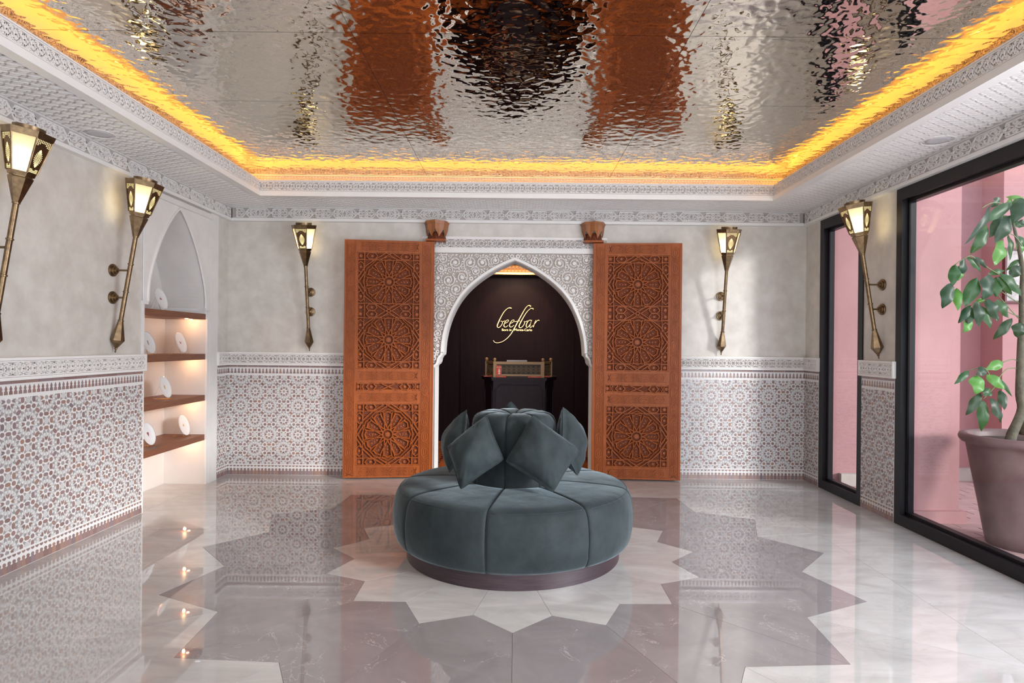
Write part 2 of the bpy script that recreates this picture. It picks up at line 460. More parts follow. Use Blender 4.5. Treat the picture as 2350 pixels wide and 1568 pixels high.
# reveal (intrados) and jambs
mb = MB()
path = [(ARCHF[0][0], 0.0)] + ARCHF + [(ARCHF[-1][0], 0.0)]
for (a, b), (c, d) in zip(path[:-1], path[1:]):
    mb.quad(FB(a, b, 0.02), FB(c, d, 0.02), FB(c, d, -0.34), FB(a, b, -0.34))
o = mb.build('arch_reveal', white_plaster, wall_back)
mb = MB()
cur = ARCHF[7:-7]
mb.bar([(x * 1.012, z + 0.012 * (1 if abs(x) < 0.6 else 0.4)) for x, z in cur], 0.022, -0.005, 0.03, FB, top=0.6)
low = ARCHF[:8]; mb.bar([(x - 0.012, z) for x, z in low], 0.016, -0.005, 0.026, FB, top=0.6)
low = ARCHF[-8:]; mb.bar([(x + 0.012, z) for x, z in low], 0.016, -0.005, 0.026, FB, top=0.6)
for s, x in ((-1, g0), (1, g1)):
    fbox(mb, FB, min(x, ARCHF[0 if s < 0 else -1][0]), max(x, ARCHF[0 if s < 0 else -1][0]), 0, 1.15, -0.0, 0.012)
shade_sharp(mb.build('arch_moulding', white_paint, wall_back))
mb = MB()
fbox(mb, FB, g0, g1, 2.355, 2.39, 0, 0.03); fbox(mb, FB, g0, g1, 2.39, 2.405, 0, 0.022)
fbox(mb, FB, g0, g1, 2.395, 2.52, 0, 0.008); fbox(mb, FB, g0 - 0.1, g1 + 0.1, 2.505, 2.525, 0, 0.018)
fbox(mb, FB, g0 - 0.11, g0, 2.40, 2.52, 0, 0.008); fbox(mb, FB, g1, g1 + 0.11, 2.40, 2.52, 0, 0.008)
mb.build('arch_cornice', white_paint, wall_back)

def spiral(cx, cy, r, turns, a0, d=1, n=None, r1=0.12):
    n = n or int(8 + 7 * turns); o = []
    for i in range(n + 1):
        t = i / n; rr = r * (1 - t) + r * r1 * t; a = a0 + d * 2 * PI * turns * t
        o.append((cx + rr * math.cos(a), cy + rr * math.sin(a)))
    return o
def circ(cx, cy, r, n=10, a0=0.0): return [(cx + r * math.cos(a0 + 2 * PI * i / n), cy + r * math.sin(a0 + 2 * PI * i / n)) for i in range(n)]

# scrollwork relief around the arch
def arch_half_w(z):
    P = ARCH
    for (a, b), (c, d) in zip(P[:-1], P[1:]):
        if b <= z <= d: return -(a + (c - a) * (z - b) / (d - b + 1e-9))
    return 0.0 if z > P[-1][1] else 0.83
def free_dist(x, z):
    """distance outwards from the arch line to a point in the left spandrel"""
    best = 9
    for (a, b), (c, d) in zip(ARCH[:-1], ARCH[1:]):
        ux, uz = c - a, d - b; t = max(0, min(1, ((x - a) * ux + (z - b) * uz) / (ux * ux + uz * uz)))
        best = min(best, math.hypot(x - a - ux * t, z - b - uz * t))
    return best if -x > arch_half_w(z) else -best
scroll = MB(); circles = []
RS = random.Random(5)
for rad in [0.070] * 300 + [0.052] * 700 + [0.038] * 1800 + [0.026] * 4500 + [0.017] * 8000 + [0.011] * 12000:
    x = RS.uniform(-0.865, -0.005); z = RS.uniform(1.19, 2.35)
    if x - rad < -0.868 or z + rad > 2.352 or x + rad > -0.004: continue
    if free_dist(x, z) < rad + 0.020: continue
    if any((x - a) ** 2 + (z - b) ** 2 < (rad + c) ** 2 * 0.74 for a, b, c in circles): continue
    circles.append((x, z, rad))
for (x, z, rad) in circles:
    a0 = RS.uniform(0, 6.28); d = RS.choice((-1, 1)); kind = RS.random()
    for s in (1, -1):
        X = lambda pts: [((p[0] if s > 0 else -p[0]) + XM, p[1]) for p in pts]
        h = 0.010 + 0.012 * rad / 0.07
        if rad > 0.045:
            scroll.bar(X(spiral(x, z, rad * 0.98, 1.9, a0, d, 26)), 0.0064, 0, 0.016, FB)
            scroll.prism(X(circ(x, z, rad * 0.27, 9, a0)), 0, 0.018, FB)
            for k in range(4):
                q = a0 + k * 1.3; p = (x + rad * 0.60 * math.cos(q), z + rad * 0.60 * math.sin(q))
                scroll.prism(X(circ(p[0], p[1], 0.0085, 6, q)), 0, 0.012, FB)
        elif rad > 0.03:
            if kind < 0.5: scroll.bar(X(spiral(x, z, rad * 0.96, 1.6, a0, d, 18)), 0.0056, 0, 0.015, FB)
            else:
                scroll.bar(X(circ(x, z, rad * 0.84, 13)), 0.0040, 0, 0.013, FB, closed=True)
                scroll.prism(X(circ(x, z, rad * 0.50, 9)), 0, 0.017, FB)
        elif rad > 0.02:
            if kind < 0.5: scroll.bar(X(spiral(x, z, rad * 0.95, 1.25, a0, d, 12)), 0.0052, 0, 0.014, FB)
            else: scroll.bar(X(circ(x, z, rad * 0.62, 9)), rad * 0.33, 0, 0.015, FB, closed=True, top=0.6)
        elif rad > 0.014:
            c1, s1 = math.cos(a0), math.sin(a0)
            leafp = [(-1, 0), (-0.2, 0.55), (1.0, 0.15), (0.2, -0.45)]
            scroll.prism(X([(x + rad * (p * c1 - q * s1), z + rad * (p * s1 + q * c1)) for p, q in leafp]), 0, 0.012, FB)
        else:
            scroll.prism(X(circ(x, z, rad * 0.85, 6, a0)), 0, 0.010, FB)
tag(scroll.build('scroll_relief', relief_plaster, wall_back), kind='stuff')

# ---- frieze modules
def frieze_small(mb, F, u0, u1, v0, v1, w, h=0.006, P=0.172):
    """openwork band: crossing wave stems, curls and diamond leaves"""
    n = max(1, round((u1 - u0) / P)); P = (u1 - u0) / n; H = v1 - v0; c = (v0 + v1) / 2; hw = H * 0.052
    fbox(mb, F, u0, u1, v0 - H * 0.10, v0, 0, w + h * 0.9); fbox(mb, F, u0, u1, v1, v1 + H * 0.10, 0, w + h * 0.9)
    for i in range(n):
        a = u0 + i * P
        for s in (1, -1):
            mb.bar([(a + P * t / 12, c + s * H * 0.46 * math.sin(2 * PI * t / 12)) for t in range(13)], hw * 1.25, w, w + h, F)
            mb.bar([(a + P * t / 12, c + s * H * 0.40 * math.cos(2 * PI * t / 12)) for t in range(13)], hw, w, w + h, F)
            mb.bar(spiral(a + P * 0.25, c + s * H * 0.20, H * 0.16, 1.1, PI / 2 * s, s, 7), hw, w, w + h, F)
            mb.bar(spiral(a + P * 0.75, c + s * H * 0.20, H * 0.16, 1.1, -PI / 2 * s, -s, 7), hw, w, w + h, F)
            mb.bar(spiral(a + P * 0.03, c + s * H * 0.36, H * 0.11, 0.9, 0, -s, 6), hw, w, w + h, F)
            mb.bar(spiral(a + P * 0.97, c + s * H * 0.36, H * 0.11, 0.9, PI, s, 6), hw, w, w + h, F)
            mb.bar([(a + P * 0.5, c + s * H * 0.48), (a + P * 0.44, c + s * H * 0.36), (a + P * 0.5, c + s * H * 0.26), (a + P * 0.56, c + s * H * 0.36)], hw, w, w + h, F, closed=True)
        for q in (0.5, 0.0):
            mb.prism([(a + P * q - H * 0.1, c), (a + P * q, c - H * 0.07), (a + P * q + H * 0.1, c), (a + P * q, c + H * 0.07)], w, w + h, F)

def frieze_crown(mb, F, u0, u1, v0, v1, w, h=0.007, P=0.445):
    """medallions alternating with knotted crosses"""
    n = max(1, round((u1 - u0) / P)); P = (u1 - u0) / n; H = v1 - v0; c = (v0 + v1) / 2; hw = H * 0.052
    for i in range(n):
        a = u0 + (i + 0.5) * P
        for s in (1, -1):          # long medallion outline
            mb.bar([(a - P * 0.29, c), (a - P * 0.20, c + s * H * 0.46), (a + P * 0.20, c + s * H * 0.46), (a + P * 0.29, c)], hw * 1.3, w, w + h, F)
            for e in (1, -1):
                mb.bar([(a + e * P * 0.29, c), (a + e * P * 0.36, c + s * H * 0.46), (a + e * P * 0.5, c + s * H * 0.46)], hw * 1.3, w, w + h, F)
                mb.bar([(a + e * P * 0.5, c), (a + e * P * 0.43, c + s * H * 0.16), (a + e * P * 0.36, c + s * H * 0.16), (a + e * P * 0.32, c)], hw, w, w + h, F)
                mb.bar([(a + e * P * 0.5, c + s * H * 0.12), (a + e * P * 0.465, c + s * H * 0.28), (a + e * P * 0.5, c + s * H * 0.42)], hw, w, w + h, F)
                mb.bar(spiral(a + e * P * 0.17, c + s * H * 0.24, H * 0.17, 1.2, PI / 2 * (1 if s > 0 else 3), e * s, 9), hw, w, w + h, F)
                mb.bar(spiral(a + e * P * 0.385, c + s * H * 0.32, H * 0.085, 0.9, 0, e * s, 6), hw, w, w + h, F)
                mb.bar(spiral(a + e * P * 0.245, c + s * H * 0.10, H * 0.10, 1.0, 0, -e * s, 7), hw * .8, w, w + h, F)
                mb.prism([(a + e * P * .11, c + s * H * .26), (a + e * P * .135, c + s * H * .34), (a + e * P * .115, c + s * H * .43), (a + e * P * .095, c + s * H * .34)], w, w + h, F)
                mb.prism([(a + e * P * .33, c + s * H * .10), (a + e * P * .36, c + s * H * .17), (a + e * P * .33, c + s * H * .30), (a + e * P * .305, c + s * H * .17)], w, w + h, F)
                mb.bar([(a + e * P * 0.24, c + s * H * 0.02), (a + e * P * 0.12, c + s * H * 0.06), (a + e * P * 0.06, c + s * H * 0.22), (a + e * P * 0.09, c + s * H * 0.40)], hw, w, w + h, F)
                mb.bar([(a, c + s * H * 0.44), (a + e * P * 0.03, c + s * H * 0.22), (a + e * P * 0.055, c + s * H * 0.03), (a, c)], hw, w, w + h, F)
                mb.bar([(a + e * P * 0.10, c + s * H * 0.40), (a + e * P * 0.055, c + s * H * 0.33), (a + e * P * 0.02, c + s * H * 0.41)], hw * 0.9, w, w + h, F)
                if s > 0: mb.prism([(a + e * P * 0.41 - H * 0.10, c), (a + e * P * 0.41, c - H * 0.07), (a + e * P * 0.41 + H * 0.10, c), (a + e * P * 0.41, c + H * 0.07)], w, w + h, F)
                if s > 0: mb.prism([(a + e * P * (0.16 + 0.0) - H * 0.07, c), (a + e * P * 0.16, c - H * 0.06), (a + e * P * 0.16 + H * 0.12, c), (a + e * P * 0.16, c + H * 0.06)], w, w + h, F)
                mb.prism([(a + e * P * 0.49, c + s * H * 0.28), (a + e * P * 0.475, c + s * H * 0.22), (a + e * P * 0.487, c + s * H * 0.16), (a + e * P * 0.4995, c + s * H * 0.22)], w, w + h * 0.8, F)

# arch frieze above the doorway
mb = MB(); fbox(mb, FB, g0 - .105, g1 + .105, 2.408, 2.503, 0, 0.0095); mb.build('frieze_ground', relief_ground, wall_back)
mb = MB(); frieze_small(mb, FB, g0, g1, 2.413, 2.497, 0.009, 0.014, 0.20); frieze_small(mb, FB, g0 - 0.10, g0 - 0.005, 2.44, 2.495, 0.008, 0.01, 0.1)
frieze_small(mb, FB, g1 + 0.005, g1 + 0.10, 2.44, 2.495, 0.008, 0.01, 0.1)
tag(mb.build('frieze_relief', relief_plaster, wall_back), kind='stuff')

# ------------------------------------------------------------------ star tile dado
PZ = 0.302
Z0 = 0.727
def rotp(poly, a, cx=0, cy=0):
    c, s = math.cos(a), math.sin(a); return [(cx + p[0] * c - p[1] * s, cy + p[0] * s + p[1] * c) for p in poly]
SHAPES = {
    'petal': ([(0.078, 0), (0.112, -0.030), (0.176, -0.041), (0.143, 0), (0.176, 0.041), (0.112, 0.030)], 0),
    'disc': (circ(0, 0, 0.050, 8, PI / 8), 0),
    'oval': ([(0.070, 0), (0.045, 0.036), (0, 0.041), (-0.045, 0.036), (-0.070, 0), (-0.045, -0.036), (0, -0.041), (0.045, -0.036)], 0),
    'centre': (circ(0, 0, 0.047, 8), 1),
    'chevron': ([(0.327, 0), (0.295, 0.028), (0.234, 0.028), (0.257, 0), (0.234, -0.028), (0.295, -0.028)], 1),
    'arrow': ([(0.045, 0), (0.008, 0.026), (-0.040, 0.024), (-0.022, 0), (-0.040, -0.024), (0.008, -0.026)], 1),
    'kite': ([(0.100, 0), (0.175, 0.022), (0.225, 0.022), (0.300, 0), (0.225, -0.022), (0.175, -0.022)], 2),
    'wedge': ([(0.157, 0), (0.190, 0.029), (0.228, 0.022), (0.300, 0), (0.228, -0.022), (0.190, -0.029)], 2),
    'cross': ([(0.085, 0), (0.03, 0.03), (0, 0.085), (-0.03, 0.03), (-0.085, 0), (-0.03, -0.03), (0, -0.085), (0.03, -0.03)], 2),
}
def cell_items():
    it = []
    for cx, cy in ((0, 0), (0.5, 0.5)):
        it.append(('centre', cx, cy, 0))
        for k in range(8): it += [('petal', cx, cy, k * PI / 4), ('kite', cx, cy, PI / 8 + k * PI / 4), ('wedge', cx, cy, k * PI / 4)]
        for k in range(16): it.append(('chevron', cx, cy, PI / 16 + k * PI / 8))
    for cx, cy in ((0.5, 0), (0, 0.5)):
        it.append(('cross', cx, cy, 0))
        for k in range(4):
            a = k * PI / 2
            it.append(('arrow', cx + 0.096 * math.cos(a + PI / 4), cy + 0.096 * math.sin(a + PI / 4), a + PI / 4))
            it.append(('disc', cx + 0.2093 * math.cos(a + PI / 4), cy + 0.2093 * math.sin(a + PI / 4), 0))
            it.append(('oval', cx + 0.148 * math.cos(a), cy + 0.148 * math.sin(a), a + PI / 2))
    for cx, cy, a in ((0.25, 0.25, 0.75 * PI), (0.75, 0.25, PI / 4), (0.25, 0.75, PI / 4), (0.75, 0.75, 0.75 * PI)): it.append(('oval', cx, cy, a))
    return it
CELL = cell_items()
def clip(poly, u0, u1, v0, v1):
    for ax, lim, sg in ((0, u0, 1), (0, u1, -1), (1, v0, 1), (1, v1, -1)):
        o = []; n = len(poly)
        for i in range(n):
            a, b = poly[i], poly[(i + 1) % n]; ia = (a[ax] - lim) * sg >= 0; ib = (b[ax] - lim) * sg >= 0
            if ia: o.append(a)
            if ia != ib:
                t = (lim - a[ax]) / (b[ax] - a[ax]); o.append((a[0] + (b[0] - a[0]) * t, a[1] + (b[1] - a[1]) * t))
        poly = o
        if len(poly) < 3: return None
    return poly
TILES = [tile_dark, tile_mid, tile_light]
TILE_ME = {}
def tile_mesh(kind):
    if kind not in TILE_ME:
        m = MB(); m.prism([(p[0] * PZ, p[1] * PZ) for p in SHAPES[kind][0]], 0, 0.003, lambda u, v, w: (u, v, w))
        me = bpy.data.meshes.new('mosaic_tile'); me.from_pydata(m.v, [], m.f); me.materials.append(TILES[SHAPES[kind][1]]); TILE_ME[kind] = me
    return TILE_ME[kind]

WT = 0.014     # tile face stands this far off the plaster
def dado(wall, F, u0, u1, phase, single=None, ends=(0, 0)):
    """phase: u of a rosette in the row z = Z0 + PZ/2 ; single: (predicate, rotation matrix) for tiles built one by one"""
    mb = MB(); fbox(mb, F, u0, u1, 0, 1.16, 0, WT)
    mb.build('tile_bed', grout, wall)
    mb = MB(); V0, V1 = 0.115, 1.045; sing = []
    ulo, uhi = u0 + 0.004, u1 - 0.004
    cu = phase - PZ * math.ceil((phase - u0) / PZ + 1)
    while cu < u1 + PZ:
        cv = Z0 + PZ / 2 - PZ * 4
        while cv < V1 + PZ:
            for kind, x, y, a in CELL:
                x = (x + 0) * PZ + cu; y = y * PZ + cv
                sh, ci = SHAPES[kind]
                poly = rotp([(p[0] * PZ, p[1] * PZ) for p in sh], a, x, y)
                us = [p[0] for p in poly]; vs = [p[1] for p in poly]
                if max(us) < ulo or min(us) > uhi or max(vs) < V0 or min(vs) > V1: continue
                inside = min(us) >= ulo and max(us) <= uhi and min(vs) >= V0 and max(vs) <= V1
                if not inside:
                    poly = clip(poly, ulo, uhi, V0, V1)
                    if not poly: continue
                elif single and kind in ('petal', 'disc', 'oval') and single(sum(us) / len(us), sum(vs) / len(vs)):
                    sing.append((sum(us) / len(us), kind, x, y, a)); continue
                mb.cur = ci; mb.prism(poly, WT, WT + 0.003, F)
            cv += PZ
        cu += PZ
    if single:
        sing.sort(); keep, rest = sing[:290], sing[290:]
        for _, kind, x, y, a in rest:
            sh, ci = SHAPES[kind]; mb.cur = ci; mb.prism(rotp([(p[0] * PZ, p[1] * PZ) for p in sh], a, x, y), WT, WT + 0.003, F)
        B = Matrix(((0, 0, 1), (1, 0, 0), (0, 1, 0))).to_4x4()       # local x,y,z -> wall u(y), v(z), w(x) on the left wall
        for _, kind, x, y, a in keep:
            o = bpy.data.objects.new('mosaic_tile', tile_mesh(kind)); COL.objects.link(o); o.parent = wall
            o.matrix_local = Matrix.Translation((WT, x, y)) @ B @ Matrix.Rotation(a, 4, 'Z')
    o = mb.build('mosaic_field', TILES, wall); tag(o, kind='stuff')
    # border bands of the dado
    mb = MB(); n = max(1, int((u1 - u0) / 0.0362)); p = (u1 - u0) / n
    up = [(-.013, 0), (.013, 0), (.0115, .018), (.005, .025), (.0095, .034), (0, .053), (-.0095, .034), (-.005, .025), (-.0115, .018)]
    dn = [(-.0162, 0), (.0162, 0), (.0162, .040), (.007, .046), (.0125, .053), (.009, .064), (0, .067), (-.009, .064), (-.0125, .053), (-.007, .046), (-.0162, .040)]
    sc = [(-.014, .101), (-.011, .091), (0, .085), (.011, .091), (.014, .101)]
    for i in range(n):
        c = u0 + (i + 0.5) * p
        for poly, dz in ((up, 1.068), (dn, 0.003), (sc, 0.0)):
            mb.prism([(c + q[0] * p / 0.0362, q[1] + dz) for q in poly], WT, WT + 0.003, F)
    n = max(1, round((u1 - u0) / 0.11)); p = (u1 - u0) / n
    for i in range(n): fbox(mb, F, u0 + i * p + 0.002, u0 + (i + 1) * p - 0.002, 1.132, 1.150, WT, WT + 0.003)
    tag(mb.build('mosaic_border', tile_dark, wall), kind='stuff')
    # carved plaster band above
    a, b = u0 - 0.012 * ends[0], u1 + 0.012 * ends[1]
    mb = MB(); fbox(mb, F, a + 0.003, b - 0.003, 1.158, 1.288, 0, 0.030)
    mb.cur = 0
    mb.build('dado_band', relief_ground, wall)
    mb = MB(); fbox(mb, F, a, b, 1.154, 1.172, 0, 0.042); fbox(mb, F, a, b, 1.272, 1.290, 0, 0.042)
    if ends[0]: fbox(mb, F, a, a + 0.02, 1.1722, 1.2718, 0, 0.0415)
    if ends[1]: fbox(mb, F, b - 0.02, b, 1.1722, 1.2718, 0, 0.0415)
    frieze_small(mb, F, a + 0.014, b - 0.014, 1.182, 1.262, 0.030, 0.010)
    tag(mb.build('dado_band_relief', relief_plaster, wall), kind='stuff')

dado(wall_back, FB, XL, -0.95, XL)
dado(wall_back, FB, 0.93, XR, 2.069)
dado(wall_left, FL, 2.2, 5.075, YB - PZ * 12, single=lambda u, v: u > 3.62, ends=(0, 1))
dado(wall_left, FL, 6.335, YB, YB, ends=(1, 0))
dado(wall_right, FR, 6.275, YB, YB, ends=(1, 0))
dado(wall_right, FR, 5.02, 5.50, 5.222, ends=(1, 1))

# ------------------------------------------------------------------ left wall plaster and niche
NY0, NY1, ND = 5.09, 6.13, 0.40
def niche_curve():
    half = [(0, 2.585), (0.05, 2.555), (0.12, 2.49), (0.20, 2.40), (0.28, 2.29), (0.35, 2.17), (0.41, 2.04), (0.455, 1.92), (0.475, 1.82), (0.478, 1.72)]
    c = 5.61
    half = smooth2(half, 3)
    return [(c - a, z) for a, z in half[::-1]] + [(c + a, z) for a, z in half[1:]]
NC = niche_curve()
mb = MB()
fplane(mb, FL, YF, NY0, 0, ZS + 0.3); fplane(mb, FL, NY1 + 0.005, YB, 0, ZS + 0.3); fplane(mb, FL, NY0, NY1 + 0.005, 2.60, ZS + 0.3)
mb.build('plaster_surface', tadelakt, wall_left)
mb = MB()
w = 0.016
for (a, b), (c, d) in zip(NC[:-1], NC[1:]): mb.quad(FL(a, b, w), FL(c, d, w), FL(c, 2.63, w), FL(a, 2.63, w))
fplane(mb, FL, NY0 - 0.02, NC[0][0], 1.70, 2.63, w); fplane(mb, FL, NC[-1][0], 6.172, 1.70, 2.63, w)
for a, b in ((NY0 - 0.02, NY0), (NY1, 6.172)): fbox(mb, FL, a, b, 0, 1.6945, 0.0005, w)
fbox(mb, FL, NY0 - 0.05, 6.19, 2.60, 2.645, 0, 0.035)
fbox(mb, FL, 6.175, 6.335, 0, 2.664, -0.01, 0.021)
for (a, b), (c, d) in zip(NC[:-1], NC[1:]): mb.quad(FL(a, b, w), FL(c, d, w), FL(c, d, -ND), FL(a, b, -ND))
mb.bar(NC, 0.012, w, w + 0.012, FL)
fbox(mb, FL, NY0 - 0.028, NC[0][0], 1.695, 1.725, 0.001, 0.024); fbox(mb, FL, NC[-1][0], NY1 + 0.022, 1.695, 1.725, 0.001, 0.024)
mb.build('niche_surround', white_plaster, wall_left)
mb = MB()
mb.quad((XL - ND, NY0, 0), (XL - ND, NY1, 0), (XL - ND, NY1, 2.66), (XL - ND, NY0, 2.66))
mb.quad((XL, NY0, 0), (XL - ND, NY0, 0), (XL - ND, NY0, 1.73), (XL, NY0, 1.73))
mb.quad((XL, NY1, 0), (XL - ND, NY1, 0), (XL - ND, NY1, 1.73), (XL, NY1, 1.73))
mb.build('niche_lining', niche_plaster, wall_left)
SHELF_Z = [1.665, 1.275, 0.873, 0.487]
sl = ['top walnut shelf of the arched niche, above the lit ones', 'second walnut shelf from the top in the niche, holding two plates',
      'third walnut shelf from the top in the niche, holding one plate', 'lowest walnut shelf in the niche, holding two plates']
for z, lab in zip(SHELF_Z, sl):
    r = empty('niche_shelf', (XL - ND / 2, (NY0 + NY1) / 2, z - 0.055), lab, 'shelf', 'walnut shelves in the niche')
    m = MB(); m.box(XL - ND, XL - 0.002, NY0 + 0.001, NY1 - 0.001, z - 0.055, z); m.build('board', shelf_wood, r)
    m = MB(); m.lathe([(0.001, -0.004), (0.012, -0.004), (0.014, 0.0)], 14, (XL - 0.10, NY1 - 0.09, z - 0.055), cap=False); m.build('puck_light', led_shelf, r)
    for q, xx, e, rr in ((0.42, 0.30, 0.75, 0.05), (0.93, 0.13, 0.65, 0.012)): lamp('shelf_spot', 'POINT', (XL - xx, NY0 + q, z - 0.068 - rr), e, (1.0, 0.54, 0.25), radius=rr)

# ------------------------------------------------------------------ right wall with windows
W1 = (5.50, 6.275); W2 = (-0.6, 5.02); ZW = 2.665
mb = MB()
fplane(mb, FR, 6.275, YB, 0, ZS + 0.3); fplane(mb, FR, 5.02, 5.50, 0, ZS + 0.3); fplane(mb, FR, YF, W2[0], 0, ZS + 0.3)
fplane(mb, FR, W1[0], W1[1], ZW, ZS + 0.3); fplane(mb, FR, W2[0], W2[1], ZW, ZS + 0.3)
for y in (W1[0], W1[1], W2[0], W2[1]): mb.quad((XR, y, 0), (XR + 0.08, y, 0), (XR + 0.08, y, ZW), (XR, y, ZW))
for a, b in (W1, W2): mb.quad((XR, a, ZW), (XR, b, ZW), (XR + 0.08, b, ZW), (XR + 0.08, a, ZW))
mb.build('plaster_surface', tadelakt, wall_right)

def window(name, y0, y1, label, mull=()):
    r = empty(name, (XR, (y0 + y1) / 2, 0), label, 'window', kind='structure')
    m = MB(); z1 = ZW
    for (ya, yb, za, zb) in ((y0, y0 + 0.075, 0, z1), (y1 - 0.075, y1, 0, z1), (y0 + 0.075, y1 - 0.075, 0, 0.085), (y0 + 0.075, y1 - 0.075, z1 - 0.095, z1)):
        m.box(XR - 0.012, XR + 0.055, ya, yb, za, zb)
    for yy in mull: m.box(XR - 0.012, XR + 0.055, yy - 0.06, yy + 0.06, 0.085, z1 - 0.095)
    m.build('outer_frame', black_frame, r)
    m = MB(); a, b = y0 + 0.075, y1 - 0.075
    for (ya, yb, za, zb) in ((a, a + 0.022, 0.085, z1 - 0.095), (b - 0.022, b, 0.085, z1 - 0.095), (a, b, 0.085, 0.107), (a, b, z1 - 0.117, z1 - 0.095)):
        m.box(XR + 0.030, XR + 0.085, ya, yb, za, zb)
    m.box(XR + 0.034, XR + 0.042, b - 0.034, b - 0.028, 0.11, z1 - 0.12)
    m.build('glazing_bead', black_frame, r)
    edges = [a] + [q for yy in mull for q in (yy - 0.06, yy + 0.06)] + [b]
    for i in range(0, len(edges), 2):
        m = MB(); m.box(XR + 0.055, XR + 0.063, edges[i] + 0.01, edges[i + 1] - 0.01, 0.095, z1 - 0.105); m.build('pane', glass, r)
    return r
window('window_1', W1[0], W1[1], 'narrow full height window in black frame near the back corner')
window('window_2', W2[0], W2[1], 'wide full height window in black frame looking onto the potted tree', mull=(1.9,))

# rear wall
mb = MB(); FQ = lambda u, v, w: (u, YF + w, v)
fplane(mb, FQ, XL, -2.4, 0, 3.1); fplane(mb, FQ, 2.4, XR, 0, 3.1); fplane(mb, FQ, -2.4, 2.4, 2.6, 3.1)
mb.build('plaster_surface', tadelakt, wall_rear)

# ------------------------------------------------------------------ crown and ceiling
CX0, CX1, CY1, CY0 = -2.475, 2.475, 6.02, -1.6
def crown(name, F, u0, u1, label):
    r = empty(name, F((u0 + u1) / 2, 2.675, 0), label, 'cornice', kind='structure')
    m = MB(); fbox(m, F, u0, u1, 2.665, 2.690, 0, 0.052); fbox(m, F, u0, u1, 2.690, 2.697, 0, 0.044); fbox(m, F, u0, u1, 2.802, 2.82, 0, 0.052)
    m.build('moulding', white_paint, r)
    m = MB(); fbox(m, F, u0, u1, 2.69, 2.81, 0, 0.034); m.build('ground', relief_ground, r)
    m = MB(); frieze_crown(m, F, u0 + 0.04, u1 - 0.04, 2.703, 2.797, 0.034, 0.009)
    tag(m.build('carved_relief', relief_plaster, r), kind='stuff')
crown('trim_1', FB, XL + 0.053, XR - 0.053, 'white carved plaster cornice with medallions along top of back wall')
crown('trim_2', FL, 1.0, YB, 'white carved plaster cornice with medallions along top of left wall')
crown('trim_3', FR, 1.0, YB, 'white carved plaster cornice with medallions above the black framed windows')

mb = MB()
for (a, b, c, d) in ((XL, CX0, YF, YB), (CX1, XR, YF, YB), (CX0, CX1, CY1, YB), (CX0, CX1, YF, CY0)):
    mb.quad((a, c, ZS), (b, c, ZS), (b, d, ZS), (a, d, ZS))
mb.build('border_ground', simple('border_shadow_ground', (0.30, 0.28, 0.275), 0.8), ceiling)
# lattice of carved plaster on the border
mb = MB()
def lattice(u0, u1, v0, v1, cw=0.125, ch=0.072):
    nu = round((u1 - u0) / cw); cw = (u1 - u0) / nu; nv = round((v1 - v0) / ch); ch = (v1 - v0) / nv
    for i in range(nu):
        for j in range(nv):
            x, y = u0 + (i + 0.5) * cw, v0 + (j + 0.5) * ch
            for s in (1, -1): mb.bar([(x - cw / 2, y - s * ch / 2), (x + cw / 2, y + s * ch / 2)], 0.0065, 0, 0.014, FS)
            for ox, oy in ((0, ch * 0.0 + 0), ):
                pass
            for ox, oy in ((-cw / 2, 0), (0, -ch / 2)):
                X, Y = x + ox, y + oy
                mb.prism([(X - cw * 0.27, Y), (X - cw * 0.10, Y - ch * 0.13), (X + cw * 0.10, Y - ch * 0.13), (X + cw * 0.27, Y), (X + cw * 0.10, Y + ch * 0.13), (X - cw * 0.10, Y + ch * 0.13)], 0, 0.014, FS)
lattice(XL + 0.06, CX0 - 0.07, 1.0, YB - 0.06); lattice(CX1 + 0.07, XR - 0.06, 1.0, YB - 0.06); lattice(CX0 - 0.07, CX1 + 0.07, CY1 + 0.07, YB - 0.06)
tag(mb.build('lattice_relief', relief_plaster, ceiling), kind='stuff')
# edge moulding, upstand band, cove
def ring(mb, d0, d1, z0, z1):
    """rectangular ring between offsets d0..d1 outward from the recess edge"""
    for (a, b, c, d) in ((CX0 - d1, CX0 - d0, CY0 - d1, CY1 + d1), (CX1 + d0, CX1 + d1, CY0 - d1, CY1 + d1),
                         (CX0 - d0, CX1 + d0, CY1 + d0, CY1 + d1), (CX0 - d0, CX1 + d0, CY0 - d1, CY0 - d0)):
        mb.box(a, b, c, d, z0, z1)
mb = MB(); ring(mb, -0.018, 0.055, ZS - 0.020, ZS + 0.012); ring(mb, -0.010, 0.03, ZS + 0.012, ZS + 0.030)
mb.build('recess_moulding', white_paint, ceiling)
mb = MB(); ring(mb, 0.0, 0.03, ZS + 0.01, 2.945); mb.build('recess_upstand', relief_ground, ceiling)
mb = MB(); ring(mb, -0.006, 0.03, 2.945, 2.955)
FU = lambda u, v, w: (u, CY1 - w, v); FUL = lambda u, v, w: (CX0 + w, u, v); FUR = lambda u, v, w: (CX1 - w, u, v)
frieze_small(mb, FU, CX0, CX1, 2.862, 2.935, 0.0, 0.006, 0.11)
frieze_small(mb, FUL, 1.8, CY1, 2.862, 2.935, 0.0, 0.006, 0.11); frieze_small(mb, FUR, 1.8, CY1, 2.862, 2.935, 0.0, 0.006, 0.11)
tag(mb.build('recess_relief', relief_plaster, ceiling), kind='stuff')
mb = MB(); G = 0.20
ring(mb, 0.03, G, 2.852, 2.862); ring(mb, G, G + 0.02, 2.852, ZC + 0.03)
ring(mb, G - 0.012, G, 3.050, 3.058)
mb.build('cove_trough', white_plaster, ceiling)
mb = MB(); ring(mb, 0.10, 0.125, 2.862, 2.872); mb.build('light_strip', led_warm, ceiling)
mb = MB()                                                  # pierced strip in the cove
